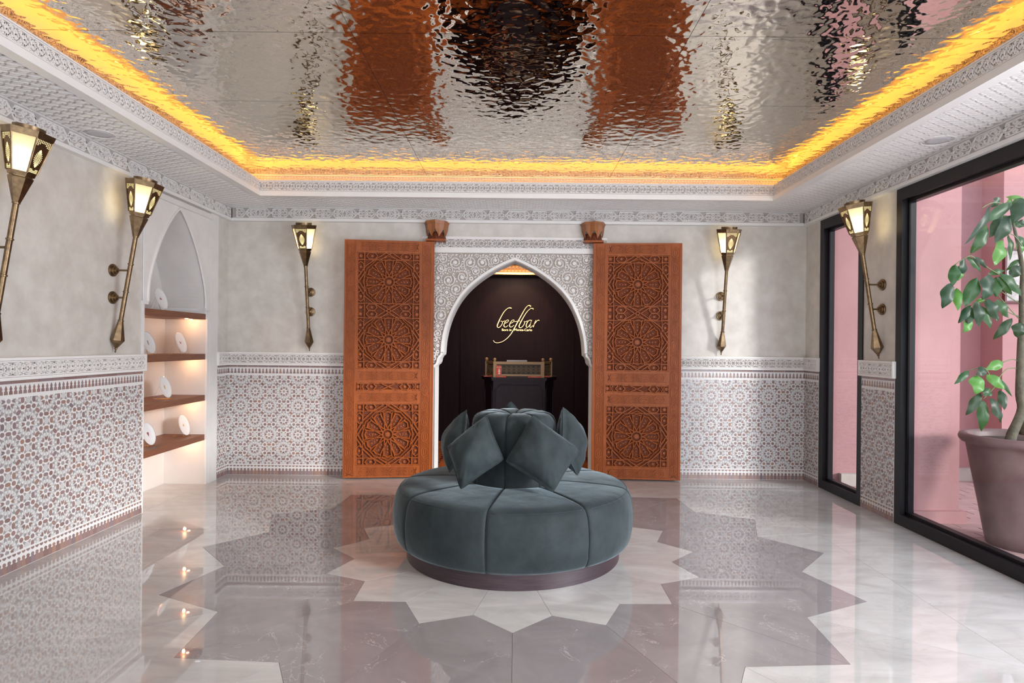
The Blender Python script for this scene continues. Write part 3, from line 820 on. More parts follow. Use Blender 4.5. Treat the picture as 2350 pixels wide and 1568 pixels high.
def fret(F, u0, u1, v0, v1, pitch):
    n = int((u1 - u0) / pitch); p = (u1 - u0) / n; h = v1 - v0
    for i in range(n):
        a = u0 + i * p
        fbox(mb, F, a + p * .0, a + p * .30, v0, v0 + h * .55, 0, .006); fbox(mb, F, a + p * .55, a + p * .75, v0 + h * .05, v0 + h * .28, 0, .006)
        fbox(mb, F, a + p * .25, a + p * .95, v0 + h * .45, v0 + h * .62, 0, .006); fbox(mb, F, a + p * .1, a + p * .5, v0 + h * .75, v0 + h * .88, 0, .006)
    fbox(mb, F, u0, u1, v0 + h * .92, v1, 0, .008); fbox(mb, F, u0, u1, v0 - 0.004, v0, 0, .008)
fret(lambda u, v, w: (u, CY1 + G - w, v), CX0 - G, CX1 + G, 3.000, 3.046, 0.030)
fret(lambda u, v, w: (CX0 - G + w, u, v), 1.5, CY1 + G, 3.000, 3.046, 0.030)
fret(lambda u, v, w: (CX1 + G - w, u, v), 1.5, CY1 + G, 3.000, 3.046, 0.030)
tag(mb.build('cove_fretwork', relief_ground, ceiling), kind='stuff')
xs = [CX0 - G, -0.89, 0.92, CX1 + G]; ys = [CY1 + G, 5.31, 4.32, 3.355, 2.39, 1.42, 0.45, -0.52, CY0 - G]
for i in range(3):
    for j in range(len(ys) - 1):
        m = MB(); m.box(xs[i] + 0.0015, xs[i + 1] - 0.0015, ys[j + 1] + 0.0015, ys[j] - 0.0015, ZC, ZC + 0.006)
        m.build('mirror_panel', mirror, ceiling)
mb = MB(); mb.box(xs[0] - 0.6, xs[3] + 0.6, ys[-1] - 1.7, ys[0] + 0.5, ZC + 0.008, ZC + 0.05); mb.build('ceiling_slab', joint, ceiling)
for x, y, lab in ((-2.85, 4.27, 'round white ceiling speaker flush in carved border above left wall'), (2.85, 4.24, 'round white ceiling speaker flush in carved border above the wide window')):
    r = empty('ceiling_speaker', (x, y, ZS - 0.016), lab, 'speaker', 'round speakers in the ceiling border')
    m = MB(); m.lathe([(0.100, 0.016), (0.106, 0.008), (0.104, 0.0), (0.096, -0.002), (0.094, 0.003)], 32, (x, y, ZS - 0.016), cap=False); m.build('rim', white_paint, r, True)
    m = MB(); m.lathe([(0.095, 0.003), (0.05, 0.0005), (0.001, 0.0)], 32, (x, y, ZS - 0.016)); m.build('grille', grey_paint, r, True)

# ------------------------------------------------------------------ floor
CY = 4.257
def pol(r, k): a = k * PI / 8; return (r * math.sin(a), CY - r * math.cos(a))
RI, RV, RT, RL = 1.222, 1.045, 2.112, 1.832
BX0, BX1, BY0, BY1 = -2.28, 2.28, 2.05, 6.40
def inset(poly, d):
    n = len(poly); area = sum(poly[i][0] * poly[(i + 1) % n][1] - poly[(i + 1) % n][0] * poly[i][1] for i in range(n))
    if area < 0: poly = poly[::-1]
    o = []
    for i in range(n):
        a, b, c = poly[i - 1], poly[i], poly[(i + 1) % n]
        e1 = (b[0] - a[0], b[1] - a[1]); e2 = (c[0] - b[0], c[1] - b[1])
        l1 = math.hypot(*e1) or 1e-9; l2 = math.hypot(*e2) or 1e-9
        n1 = (-e1[1] / l1, e1[0] / l1); n2 = (-e2[1] / l2, e2[0] / l2)
        q = 1 + n1[0] * n2[0] + n1[1] * n2[1]
        if q < 0.15: q = 0.15
        o.append((b[0] + (n1[0] + n2[0]) / q * d, b[1] + (n1[1] + n2[1]) / q * d))
    return o
FF = lambda u, v, w: (u, v, w)
def slab(poly, m, name='marble_tile', d=0.0009):
    mb = MB(); mb.prism(inset(poly, d), -0.012, 0.0, FF); return mb.build(name, m, floor)
mb = MB(); mb.box(-3.5, 3.4, YF - 0.1, 6.98, -0.02, -0.0025); mb.build('joint_bed', joint, floor)
for k in range(16):
    slab([pol(0.62, k - .5), pol(RV, k - .5), pol(RI, k), pol(RV, k + .5), pol(0.62, k + .5)], marble_light)
    slab([pol(RI, k), pol(RV, k + .5), pol(RI, k + 1), pol(RT, k + 1), pol(RL, k + .5), pol(RT, k)], marble_grey)
def ray_rect(k):
    a = k * PI / 8; dx, dy = math.sin(a), -math.cos(a); ts = []
    if dx > 1e-9: ts.append(BX1 / dx)
    if dx < -1e-9: ts.append(BX0 / dx)
    if dy > 1e-9: ts.append((BY1 - CY) / dy)
    if dy < -1e-9: ts.append((BY0 - CY) / dy)
    t = min(ts); return (dx * t, CY + dy * t)
corners = [(math.atan2(x, -(y - CY)) / (PI / 8) % 16, (x, y)) for x in (BX0, BX1) for y in (BY0, BY1)]
for k in range(16):
    A, B = ray_rect(k - .5), ray_rect(k + .5)
    mid = [c for a, c in corners if (a - (k - .5)) % 16 < 1]
    slab([pol(RL, k - .5), pol(RT, k), pol(RL, k + .5), B] + mid + [A], marble_light)
def row(x0, x1, y0, y1, n, along='x'):
    for i in range(n):
        if along == 'x': a = x0 + (x1 - x0) * i / n; b = x0 + (x1 - x0) * (i + 1) / n; p = [(a, y0), (b, y0), (b, y1), (a, y1)]
        else: a = y0 + (y1 - y0) * i / n; b = y0 + (y1 - y0) * (i + 1) / n; p = [(x0, a), (x1, a), (x1, b), (x0, b)]
        slab(p, marble_light)
row(BX1, XR, BY0, BY1, 5, 'y'); row(XL, BX0, BY0, BY1, 5, 'y')
row(XL, XR, BY1, YB, 6, 'x'); row(-0.86, 0.83, YB, 6.95, 2, 'x')
slab([(XL - ND, NY0), (XL, NY0), (XL, NY1), (XL - ND, NY1)], marble_light)
for j in range(6):
    y1 = BY0 - j * 0.91; row(XL, XR, max(y1 - 0.91, YF), y1, 6, 'x')

# ------------------------------------------------------------------ carved doors
def ngon(cx, cy, r, n, a0=0): return circ(cx, cy, r, n, a0)
def carved_door(name, hinge, free, label):
    hx, hy = hinge; fx, fy = free; wd = math.hypot(fx - hx, fy - hy); Hd = 2.445
    r = empty(name, (hx, hy, 0.012), label, 'door', kind='structure')
    ux, uy = (fx - hx) / wd, (fy - hy) / wd
    nx, ny = (uy, -ux)
    if ny > 0: nx, ny = -nx, -ny
    F = lambda u, v, w: (hx + ux * u + nx * w, hy + uy * u + ny * w, 0.012 + v)
    s0, s1 = 0.128, wd - 0.128
    zs = [(Hd - 1.325, Hd - 0.128), (Hd - 1.552, Hd - 1.466), (Hd - 2.322, Hd - 1.682)]     # panel openings
    T = 0.026                                                                     # face plane
    m = MB(); fbox(m, F, 0, wd, 0, Hd, -0.03, 0.004); m.build('leaf_core', wood_carve, r)
    m = MB()
    fbox(m, F, 0, s0, 0, Hd, 0, T); fbox(m, F, s1, wd, 0, Hd, 0, T)
    rails = [(0, zs[2][0]), (zs[2][1], zs[1][0]), (zs[1][1], zs[0][0]), (zs[0][1], Hd)]
    for a, b in rails: fbox(m, F, s0, s1, a, b, 0, T)
    fbox(m, F, -0.012, 0, 0, Hd, -0.03, T + 0.004)
    m.build('stiles_and_rails', wood, r)
    for a, b in zs:                                                               # inner bead around the panels
        m = MB(); m.bar([(s0 + .006, a + .006), (s1 - .006, a + .006), (s1 - .006, b - .006), (s0 + .006, b - .006)], 0.009, 0.004, T - 0.004, F, closed=True, top=.5)
        m.build('panel_bead', wood, r)
    # interlace on stiles and rails
    m = MB(); hw = 0.0044; a0, a1 = T - 0.001, T + 0.0065
    def lace(cu, v0, v1, half, vertical=True, P=0.156):
        n = max(1, round((v1 - v0) / P)); P = (v1 - v0) / n; KK = 0.36 * P
        X = (lambda a, b: (a, b)) if vertical else (lambda a, b: (b, a))
        for e in (-1, 1): m.bar([X(cu + e * half, v0), X(cu + e * half, v1)], 0.003, a0, a1 - 0.001, F)
        for i in range(n):
            b = v0 + i * P; c = b + P / 2
            for q, hh in ((0.86, 0.345), (0.46, 0.26), (0.14, 0.17)):
                x = half * q; y = P * hh; cc = half * min(q, .5)
                m.bar([X(cu - x, c - y + cc), X(cu - x, c + y - cc), X(cu - x + cc, c + y), X(cu + x - cc, c + y), X(cu + x, c + y - cc), X(cu + x, c - y + cc), X(cu + x - cc, c - y), X(cu - x + cc, c - y)] if q > .2 else
                      [X(cu, c - y), X(cu, c + y)], hw, a0, a1, F, closed=q > .2)
            for e in (-1, 1):
                for o in (-0.42, 0.0, 0.42):
                    k = half * 0.90; oo = o * half
                    m.bar([X(cu - e * k, b - k * 0.8 + oo), X(cu + e * k, b + k * 0.8 + oo)] if i else [X(cu - e * k * .8, b + 0.004), X(cu + e * k * .8, b + k * .8)], hw, a0, a1, F)
    lace(0.066, 0.02, Hd - 0.02, 0.044); lace(wd - 0.066, 0.02, Hd - 0.02, 0.044)
    for a, b in rails: lace((a + b) / 2, s0 + 0.02, s1 - 0.02, 0.042, False, 0.15)
    tag(m.build('interlace_carving', wood, r), kind='stuff')
    # star strapwork
    uc = (s0 + s1) / 2; hwid = (s1 - s0) / 2
    def star(m, cu, cv):
        h0, h1, hw = 0.004, 0.027, 0.0095
        for k in range(12):
            a = k * PI / 6
            P = lambda rr, off: (cu + rr * math.sin(a) + off * math.cos(a), cv + rr * math.cos(a) - off * math.sin(a))
            for e in (-1, 1):
                m.bar([P(0.222, e * 0.041), P(0.120, e * 0.034), P(0.046, -e * 0.012)], hw * 1.05, h0, h1, F, top=.35)
            m.bar([P(0.232, 0.052), P(0.216, 0.040), P(0.232, 0), P(0.216, -0.040), P(0.232, -0.052)], hw * .85, h0, h1 - .002, F, top=.35)
            for rr in (.185, .155, .125): m.prism(ngon(*P(rr, 0), .0085, 6), h0, 0.010, F)
        m.bar([(cu + (0.262 if i % 2 else 0.248) * math.sin(i * PI / 12 + PI / 12), cv + (0.262 if i % 2 else 0.248) * math.cos(i * PI / 12 + PI / 12)) for i in range(24)], hw * .8, h0, h1, F, closed=True, top=.35)
        m.bar(ngon(cu, cv, 0.050, 12), 0.005, h0, h1, F, closed=True); m.prism([(cu + (0.034 if i % 2 else 0.020) * math.cos(i * PI / 12), cv + (0.034 if i % 2 else 0.020) * math.sin(i * PI / 12)) for i in range(24)], h0, 0.014, F); m.prism(ngon(cu, cv, 0.010, 8), 0.014, 0.018, F)
    def border(m, cu, cv, hu, hv, sq=True):
        """straps between the star and the panel edge"""
        h0, h1, hw = 0.004, 0.025, 0.0100
        for e in (-1, 1):
            for g in (-1, 1):
                m.bar([(cu + e * hu, cv + g * 0.03), (cu + e * (hu - .085), cv + g * 0.16), (cu + e * 0.16, cv + g * (hv - .085)), (cu + e * 0.03, cv + g * hv)], hw * .8, h0, h1, F)
                m.bar([(cu + e * hu, cv - g * 0.03), (cu + e * (hu - .05), cv + g * 0.05), (cu + e * (hu - .085), cv + g * 0.10)], hw * .8, h0, h1, F)
                m.bar([(cu - e * 0.03, cv + g * hv), (cu + e * 0.05, cv + g * (hv - .05)), (cu + e * 0.10, cv + g * (hv - .085))], hw * .8, h0, h1, F)
                m.bar([(cu + e * hu, cv + g * (hv - .075)), (cu + e * (hu - .075), cv + g * (hv - .075)), (cu + e * (hu - .075), cv + g * hv)], hw * .8, h0, h1, F)
                x, y = cu + e * (hu - 0.036), cv + g * (hv - .15)
                m.bar([(x, y - .055), (x + .032, y - .03), (x + .032, y + .03), (x, y + .055), (x - .032, y + .03), (x - .032, y - .03)], hw * .7, h0, h1, F, closed=True)
                x, y = cu + e * (hu - .15), cv + g * (hv - .036)
                m.bar([(x - .055, y), (x - .03, y + .032), (x + .03, y + .032), (x + .055, y), (x + .03, y - .032), (x - .03, y - .032)], hw * .7, h0, h1, F, closed=True)
                m.prism(ngon(cu + e * (hu - .036), cv + g * (hv - .036), .017, 8, .39), h0, .012, F)
                m.prism(ngon(cu + e * (hu - .036), cv + g * (hv - .15), .014, 8, .39), h0, .014, F); m.prism(ngon(cu + e * (hu - .15), cv + g * (hv - .036), .014, 8, .39), h0, .014, F)
        for g in (-1, 1):
            m.bar([(cu - hu + .075, cv + g * (hv - .078)), (cu + hu - .075, cv + g * (hv - .078))], hw * .55, h0, h1 - .003, F)
            m.bar([(cu + g * (hu - .072), cv - hv + .075), (cu + g * (hu - .072), cv + hv - .075)], hw * .55, h0, h1 - .003, F)
    for cv, hv in ((zs[0][1] - 0.300, 0.300), (zs[0][0] + 0.300, 0.300), ((zs[2][0] + zs[2][1]) / 2, 0.318)):
        m = MB(); star(m, uc, cv); shade_sharp(m.build('star_strapwork', wood, r), 30)
        m = MB(); border(m, uc, cv, hwid, hv); shade_sharp(m.build('border_strapwork', wood, r), 30)
    m = MB(); cv = (zs[1][0] + zs[1][1]) / 2
    for e in (-1, 1):
        m.bar([(uc - .09, cv + e * .042), (uc, cv), (uc + .09, cv + e * -.042)], .008, .004, .022, F)
        for q in (.17, ):
            x = uc + e * q; m.bar([(x - .05, cv), (x - .02, cv + .036), (x + .02, cv + .036), (x + .05, cv), (x + .02, cv - .036), (x - .02, cv - .036)], .008, .004, .022, F, closed=True)
            m.prism(ngon(x, cv, .014, 8, .39), .004, .014, F)
        m.bar([(uc + e * .245, cv - .043), (uc + e * .262, cv), (uc + e * .245, cv + .043)], .007, .004, .022, F); m.bar([(uc + e * .275, cv - .043), (uc + e * .275, cv + .043)], .007, .004, .022, F)
        m.prism(ngon(uc + e * .305, cv, .018, 8, .39), .004, .016, F)
    shade_sharp(m.build('narrow_panel_strapwork', wood, r), 30)
    return r
carved_door('door_1', (-0.862, 6.53), (-1.757, 6.43), 'left leaf of carved reddish cedar double door, folded open against wall')
carved_door('door_2', (0.818, 6.53), (1.713, 6.47), 'right leaf of carved reddish cedar double door, folded open against wall')

# ------------------------------------------------------------------ wooden corbels above the doors
def corbel(cx, label):
    r = empty('corbel', (cx, YB, 2.47), label, 'corbel', 'cedar corbels above the arch')
    def oct_(rr, z, n=8): return [(cx + rr * math.sin(a) * 1.0, 6.50 - rr * math.cos(a) * 0.9, z) for a in [(-4 + i) * PI / 8 * 1.0 for i in range(9)]]
    def star_ring(ra, z, dent):          # half plan facing the room: 8 faces with folded edges
        o = []
        for i in range(9):
            a = -PI / 2 + i * PI / 8; rr = ra if i % 2 == 0 else ra * dent
            o.append((cx + rr * math.sin(a), YB - 0.02 - rr * math.cos(a) * 1.15, z))
        return o
    # crown moulding
    m = MB()
    for (ra, z0, z1) in ((0.132, 2.655, 2.672), (0.125, 2.640, 2.655)):
        b = star_ring(ra, z0, 0.90); t = star_ring(ra + 0.004, z1, 0.90); n = len(b)
        m.add(b + t, [(i, i + 1, n + i + 1, n + i) for i in range(n - 1)] + [tuple(range(n, 2 * n)), tuple(range(n - 1, -1, -1))])
    m.build('crown_moulding', corbel_wood, r)
    # folded body with pointed arches cut at the foot of every panel
    m = MB(); top = star_ring(0.122, 2.640, 0.88); mid = star_ring(0.116, 2.585, 0.88)
    n = len(top)
    m.add(top + mid, [(i, i + 1, n + i + 1, n + i) for i in range(n - 1)])
    for i in range(n - 1):
        a, b = Vector(mid[i]), Vector(mid[i + 1]); tip = i % 2 == 0
        # each face narrows to a tooth on its inner fold
        k = b if tip else a; other = a if tip else b
        c0 = Vector((k.x, k.y, 2.505)); c0.x = cx + (k.x - cx) * 0.84
        p1 = other * 0.86 + k * 0.14; p1.z = 2.572; p2 = other * 0.50 + k * 0.50; p2.z = 2.548; p3 = other * 0.30 + k * 0.70; p3.z = 2.530
        m.add([k, other, p1, p2, p3, c0], [(0, 1, 2, 3, 4, 5)])
    m.build('folded_body', corbel_wood, r)
    # carved lower block
    m = MB(); b0 = star_ring(0.094, 2.478, 0.92); b1 = star_ring(0.098, 2.50, 0.92); b2 = star_ring(0.084, 2.56, 0.9)
    m.add(b0 + b1 + b2, [(i, i + 1, n + i + 1, n + i) for i in range(n - 1)] + [(n + i, n + i + 1, 2 * n + i + 1, 2 * n + i) for i in range(n - 1)] + [tuple(range(n))])
    m.build('carved_foot', wood_carve, r)
    m = MB(); m.box(cx - 0.10, cx + 0.10, YB - 0.14, YB, 2.462, 2.480); m.build('foot_board', wood, r)
corbel(-0.835, 'octagonal cedar corbel above the left carved door')
corbel(0.805, 'octagonal cedar corbel above the right carved door')

# ------------------------------------------------------------------ torch sconces
def sconce(loc, rz, label, grp='brass torch wall lamps'):
    """local frame: wall in the plane y=0, room on -y, origin on the wall below the lamp (z=1.30)"""
    r = empty('torch_sconce', loc, label, 'wall lamp', grp, rz=rz)
    tilt = math.radians(9.4)
    M = Matrix.Translation((0, -0.035, 0.045)) @ Matrix.Rotation(tilt, 4, 'X')     # leans towards the room (-y)
    def part(name, fn, m, parent=r, sharp=30):
        mb = MB(); fn(mb); o = mb.build(name, m, parent, loc=(0, 0, 0)); shade_sharp(o, sharp); return o
    HX = PI / 2                                     # hexagon vertices so that flat faces point at 0, 60, ... from the room direction
    def hexl(mb, prof, cap=True): mb.lathe(prof, 6, M=M, cap=cap, off=PI / 6 + HX + PI / 6 - PI / 6)
    # finial and lower spindle
    part('finial', lambda b: b.lathe([(0.001, -0.040), (0.005, -0.036), (0.006, -0.026), (0.003, -0.020), (0.010, -0.012), (0.010, -0.004), (0.006, 0.002), (0.012, 0.008)], 12, M=M), brass)
    part('spindle', lambda b: hexl(b, [(0.012, 0.0), (0.047, 0.055), (0.047, 0.060), (0.018, 0.200)]), brass)
    part('pole', lambda b: b.lathe([(0.016, 0.195), (0.016, 0.85)], 16, M=M), brass)
    for z in (0.205, 0.425, 0.635, 0.845): part('collar', lambda b: b.lathe([(0.016, z - .006), (0.021, z - .004), (0.021, z + .004), (0.016, z + .006)], 16, M=M), brass)
    part('cup', lambda b: hexl(b, [(0.021, 0.850), (0.062, 0.990), (0.060, 0.994), (0.055, 0.996), (0.055, 1.002)]), brass)
    z0, z1, r0, r1 = 1.022, 1.225, 0.069, 0.121
    part('lower_rim', lambda b: hexl(b, [(0.056, 1.002), (0.063, 1.002), (0.070, 1.026), (0.062, 1.026)]), brass)
    part('upper_rim', lambda b: hexl(b, [(0.110, 1.222), (0.121, 1.222), (0.130, 1.258), (0.121, 1.260), (0.078, 1.262), (0.001, 1.262)], False), brass)
    part('cap_ring', lambda b: b.lathe([(0.078, 1.262), (0.080, 1.284), (0.074, 1.284), (0.072, 1.264)], 24, M=M, cap=False), brass)
    cs = [PI / 6 + k * PI / 3 - PI / 2 for k in range(6)]     # vertex angles; face k lies between vertex k-1 and k
    def vtx(rr, k, z, s=1.0): return Vector((rr * math.cos(cs[k % 6]) * s, rr * math.sin(cs[k % 6]) * s, z))
    for k in range(6):
        a, b_ = k - 1, k
        p = [vtx(r0, a, z0), vtx(r0, b_, z0), vtx(r1 - .004, b_, z1), vtx(r1 - .004, a, z1)]
        mb = MB(); mb.tube([M @ vtx(r0 + .001, k, z0), M @ vtx(r1 - .003, k, z1)], 0.0052, 6); mb.build('edge_bar', brass, r, loc=(0, 0, 0))
        fm = (p[0] + p[1]) / 2; fd = ((p[2] + p[3]) / 2 - fm); nrm = (p[1] - p[0]).cross(p[3] - p[0]).normalized(); ax = (p[1] - p[0]).normalized()
        if nrm.dot(Vector((fm.x, fm.y, 0))) < 0: nrm = -nrm
        mb = MB(); q = [M @ (v - nrm * 0.001) for v in p] + [M @ (v - nrm * 0.004) for v in p]
        mb.add(q, [(0, 1, 2, 3), (7, 6, 5, 4), (0, 4, 5, 1), (1, 5, 6, 2), (2, 6, 7, 3), (3, 7, 4, 0)])
        if k % 2 == 0:
            pan = mb.build('pierced_panel', brass_dark, r, loc=(0, 0, 0))
            mb = MB(); Lh = fd.length; fdn = fd.normalized()
            def hole(u, v, s):
                c = fm + fdn * (v * Lh) + ax * u + nrm * 0.0006
                mb.add([M @ (c + ax * s * .8), M @ (c + fdn * s), M @ (c - ax * s * .8), M @ (c - fdn * s)], [(0, 1, 2, 3)])
            for i in range(19):                                     # almond medallion of small openings
                v = 0.22 + 0.47 * i / 18; hw = 0.025 * math.sin(PI * (i + .5) / 19) ** 0.9
                for j in (-1, -.66, -.33, 0, .33, .66, 1):
                    if (i + int(round(j * 3))) % 2 == 0 or hw < .006: hole(hw * j, v, 0.0043 if abs(j) < 1 else 0.0034)
            for i in range(9):                                      # corner sprays, top and bottom
                t = i / 8; w_ = 0.046 * (1 - 0); u = -0.047 + 0.094 * t; dp = 0.05 + 0.13 * abs(2 * t - 1) ** 1.3
                for j in range(4):
                    if j * 0.045 < dp: hole(u, 0.955 - j * 0.045, 0.0042)
                u = -0.026 + 0.052 * t; dp = 0.05 + 0.08 * abs(2 * t - 1) ** 1.3
                for j in range(3):
                    if j * 0.04 < dp: hole(u, 0.05 + j * 0.04, 0.0036)
            tag(mb.build('pierced_opening', lit_hole, pan, loc=(0, 0, 0)), kind='stuff')
        else: mb.build('glass_pane', frosted, r, loc=(0, 0, 0))
    # wall mounts
    for zc_ in (0.42, 0.625):
        yy = -(0.035 + (zc_ - 0.045) * math.tan(tilt))
        mt = MB(); Mw = Matrix.Translation((0, 0, zc_)) @ Matrix.Rotation(PI / 2, 4, 'X')
        mt.lathe([(0.001, 0), (0.047, 0.0), (0.048, 0.010), (0.046, 0.014), (0.035, 0.016), (0.034, 0.027), (0.031, 0.029), (0.022, 0.030), (0.021, 0.041), (0.010, 0.043), (0.008, 0.044)], 28, M=Mw)
        o = mt.build('wall_rose', brass, r, loc=(0, 0, 0)); shade_sharp(o, 35)
        a = MB(); a.tube([(0, -0.040, zc_), (0, yy, zc_)], 0.0075, 10); arm = a.build('arm', brass, o, loc=(0, 0, 0)); shade_sharp(arm)
    # bulb light low in the lantern
    p = M @ Vector((0, 0, 1.075))
    d = bpy.data.lights.new('bulb', 'POINT'); d.energy = 3.4; d.color = (1.0, 0.87, 0.60); d.shadow_soft_size = 0.028
    lo = bpy.data.objects.new('bulb', d); COL.objects.link(lo); lo.parent = r; lo.location = p
    return r
sconce((-2.158, YB, 1.30), 0, 'brass torch lamp on back wall, left of the carved doors')
sconce((2.162, YB, 1.30), 0, 'brass torch lamp on back wall, right of the carved doors')
sconce((XL, 4.70, 1.30), PI / 2, 'brass torch lamp on left wall beside the arched niche')
sconce((XL, 3.575, 1.30), PI / 2, 'brass torch lamp on left wall, nearest, cut by picture edge')
sconce((XR, 5.217, 1.30), -PI / 2, 'brass torch lamp on the narrow pier between the two windows')

# ------------------------------------------------------------------ plates on easels
def unroll(px, py):
    dx, dy = px - 1175, py - 784; return cr * dx + sr * dy - 7.3, -sr * dx + cr * dy - 6.0
def on_y(px, py, y): X, Y = unroll(px, py); return (X / FPX * y, y, CAM_H - Y / FPX * y)

def decal(mb, kind, M):
    S = {'bar': [[(-.016, .004), (-.008, .010), (.010, .006), (.018, -.002), (.008, -.008), (-.012, -.006)], [(-.004, .012), (.002, .016), (.005, .010)]],
         'tall': [[(-.007, .020), (.004, .022), (.009, .004), (.006, -.020), (-.006, -.020), (-.009, -.002)]],
         'bird': [[(-.016, .012), (-.010, .016), (-.002, .004), (.012, .008), (.016, .014), (.010, -.006), (-.002, -.012), (-.008, -.004)]],
         'figure': [[(-.009, .016), (.0, .022), (.010, .014), (.012, -.004), (.004, -.018), (-.006, -.016), (-.012, .0)]],
         'heart': [[(0, -.022), (-.016, .006), (-.010, .018), (0, .012), (.010, .018), (.014, .004)]],
         'dot': [circ(0, 0, .012, 10)]}[kind]
    for poly in S: mb.prism(poly, 0.0105, 0.0115, lambda u, v, w: M @ Vector((u, v, w)), False)
def plate(px, py, shelf, kind, ink, lab, x=-0.11, dy=0.0):
    z = SHELF_Z[shelf]; X = XL + x
    # depth along the wall from the plate centre's column in the photo, at that distance from the wall plane
    ux, uy = unroll(px, py); y = X * FPX / ux + dy
    rz = math.radians(4)
    r = 0.100; back = math.radians(17)
    root = empty('plate', (X, y, z), lab, 'plate', 'white display plates in the niche')
    # plate frame: local xy in plate plane, +z its face; face looks +x and up a little
    B = Matrix(((0, 0, 1, 0), (1, 0, 0, 0), (0, 1, 0, 0), (0, 0, 0, 1)))
    M = Matrix.Translation((X, y, z + 0.008)) @ Matrix.Rotation(rz, 4, 'Z') @ Matrix.Rotation(-back, 4, 'Y') @ B @ Matrix.Translation((0, r, 0))
    m = MB(); m.lathe([(0.001, 0.010), (0.055, 0.010), (0.064, 0.011), (0.092, 0.017), (0.100, 0.020), (0.100, 0.0175), (0.090, 0.012), (0.062, 0.004), (0.050, 0.000), (0.001, 0.000)], 40, M=M, cap=False)
    m.build('dish', porcelain, root, True)
    m = MB(); decal(m, kind, M); m.build('printed_emblem', ink, root)
    e = empty('plate_easel', (X, y, z), lab.replace('white plate', 'gold wire easel under plate'), 'stand', 'wire easels in the niche')
    m = MB()
    E = lambda a, b, c: (X + a, y + b, z + c)
    for s in (-1, 1):
        m.tube([E(0.042, s * 0.030, 0.018), E(0.040, s * 0.030, 0.003), E(-0.105, s * 0.030, 0.003), E(-0.055, s * 0.012, 0.130), E(0.000, s * 0.034, 0.006)], 0.0019, 6)
    m.tube([E(-0.055, -0.012, 0.130), E(-0.055, 0.012, 0.130)], 0.0019, 6); m.tube([E(-0.105, -0.030, 0.003), E(-0.105, 0.030, 0.003)], 0.0019, 6)
    m.build('wire_frame', gold_wire, e)
plate(374, 688, 0, 'bar', ink_red, 'white plate with small dark red mark on the top niche shelf')
plate(345, 789, 1, 'tall', ink_grey, 'white plate with grey mark, left on the second niche shelf')
plate(419, 789, 1, 'bird', ink_red, 'white plate with red mark, right on the second niche shelf')
plate(383, 892, 2, 'figure', ink_gold, 'white plate with red and gold mark alone on third niche shelf')
plate(345, 1001, 3, 'heart', ink_red, 'white plate with red heart shaped mark, left on the lowest niche shelf')
plate(426, 980, 3, 'dot', ink_gold, 'white plate with small gold dot, right on the lowest niche shelf')

# ------------------------------------------------------------------ round sofa
sofa = empty('round_sofa', (0, CY, 0), 'round dark teal velvet sofa with central back column on dark wooden plinth', 'sofa')
SX = -0.002
m = MB(); m.lathe([(0.66, 0.0), (0.712, 0.0), (0.712, 0.104), (0.66, 0.104)], 96, (SX, CY, 0.0)); shade_sharp(m.build('plinth', plinth_wood, sofa), 40)
PROF = [(0.240, 0.440), (0.272, 0.482), (0.34, 0.488), (0.42, 0.487), (0.50, 0.484), (0.58, 0.480), (0.65, 0.475), (0.70, 0.469), (0.735, 0.461), (0.758, 0.448), (0.773, 0.430), (0.784, 0.405), (0.792, 0.37), (0.798, 0.32),
        (0.800, 0.265), (0.797, 0.21), (0.789, 0.165), (0.777, 0.130), (0.760, 0.110), (0.745, 0.104), (0.700, 0.101)]
def segments(prof, name, pinch, sharpn, n=26, extra=0.0):
    # profile normals
    nr = []
    for i, (a, b) in enumerate(prof):
        p, q = prof[max(i - 1, 0)], prof[min(i + 1, len(prof) - 1)]; dr, dz = q[0] - p[0], q[1] - p[1]; l = math.hypot(dr, dz); nr.append((-dz / l, dr / l))
        if nr[-1][0] < 0 and a > 0.6: nr[-1] = (-nr[-1][0], -nr[-1][1])
        if nr[-1][1] < 0 and b > 0.44 and name == 'seat_cushion': nr[-1] = (-nr[-1][0], -nr[-1][1])
    for k in range(8):
        a0 = math.radians(-11.25 + 45 * k); m = MB(); v = []
        for i, (rr, z) in enumerate(prof):
            for j in range(n + 1):
                t = 2 * j / n - 1; t = math.copysign(1 - (1 - abs(t)) ** 2.6, t)
                a = a0 + (t + 1) / 2 * (PI / 4)
                d = pinch * (abs(t) ** sharpn) - extra * (1 - t * t)
                if name == 'seat_cushion' and z < 0.20: d *= 0.55
                R_, Z_ = rr - nr[i][0] * d, z - nr[i][1] * d
                if abs(t) > .999: a -= math.copysign(0.0012 / max(rr, .1), t)
                v.append((SX + R_ * math.sin(a), CY - R_ * math.cos(a), Z_))
        f = [(i * (n + 1) + j, i * (n + 1) + j + 1, (i + 1) * (n + 1) + j + 1, (i + 1) * (n + 1) + j) for i in range(len(prof) - 1) for j in range(n)]
        m.add(v, f); o = m.build(name, velvet, sofa, True)
        if name == 'seat_cushion':
            mm = MB(); pts = []
            for j in range(2, n - 1):
                t = 2 * j / n - 1; a = a0 + (t + 1) / 2 * (PI / 4); d = pinch * (abs(t) ** sharpn) - extra * (1 - t * t)
                rr = 0.7595 - d * 0.7; zz = 0.4485 - d * 0.7; pts.append((SX + rr * math.sin(a), CY - rr * math.cos(a), zz))
            mm.tube(pts, 0.0016, 5); mm.build('stitched_seam', velvet, o, True)
segments(PROF, 'seat_cushion', 0.014, 44.0, extra=0.003, n=40)
CP = [(0.300, 0.475), (0.300, 0.55), (0.297, 0.65), (0.292, 0.75), (0.286, 0.84), (0.281, 0.885), (0.270, 0.912), (0.250, 0.930), (0.21, 0.943), (0.15, 0.945), (0.09, 0.938), (0.04, 0.924), (0.004, 0.908)]
def col_norm():
    return None
_c = CP
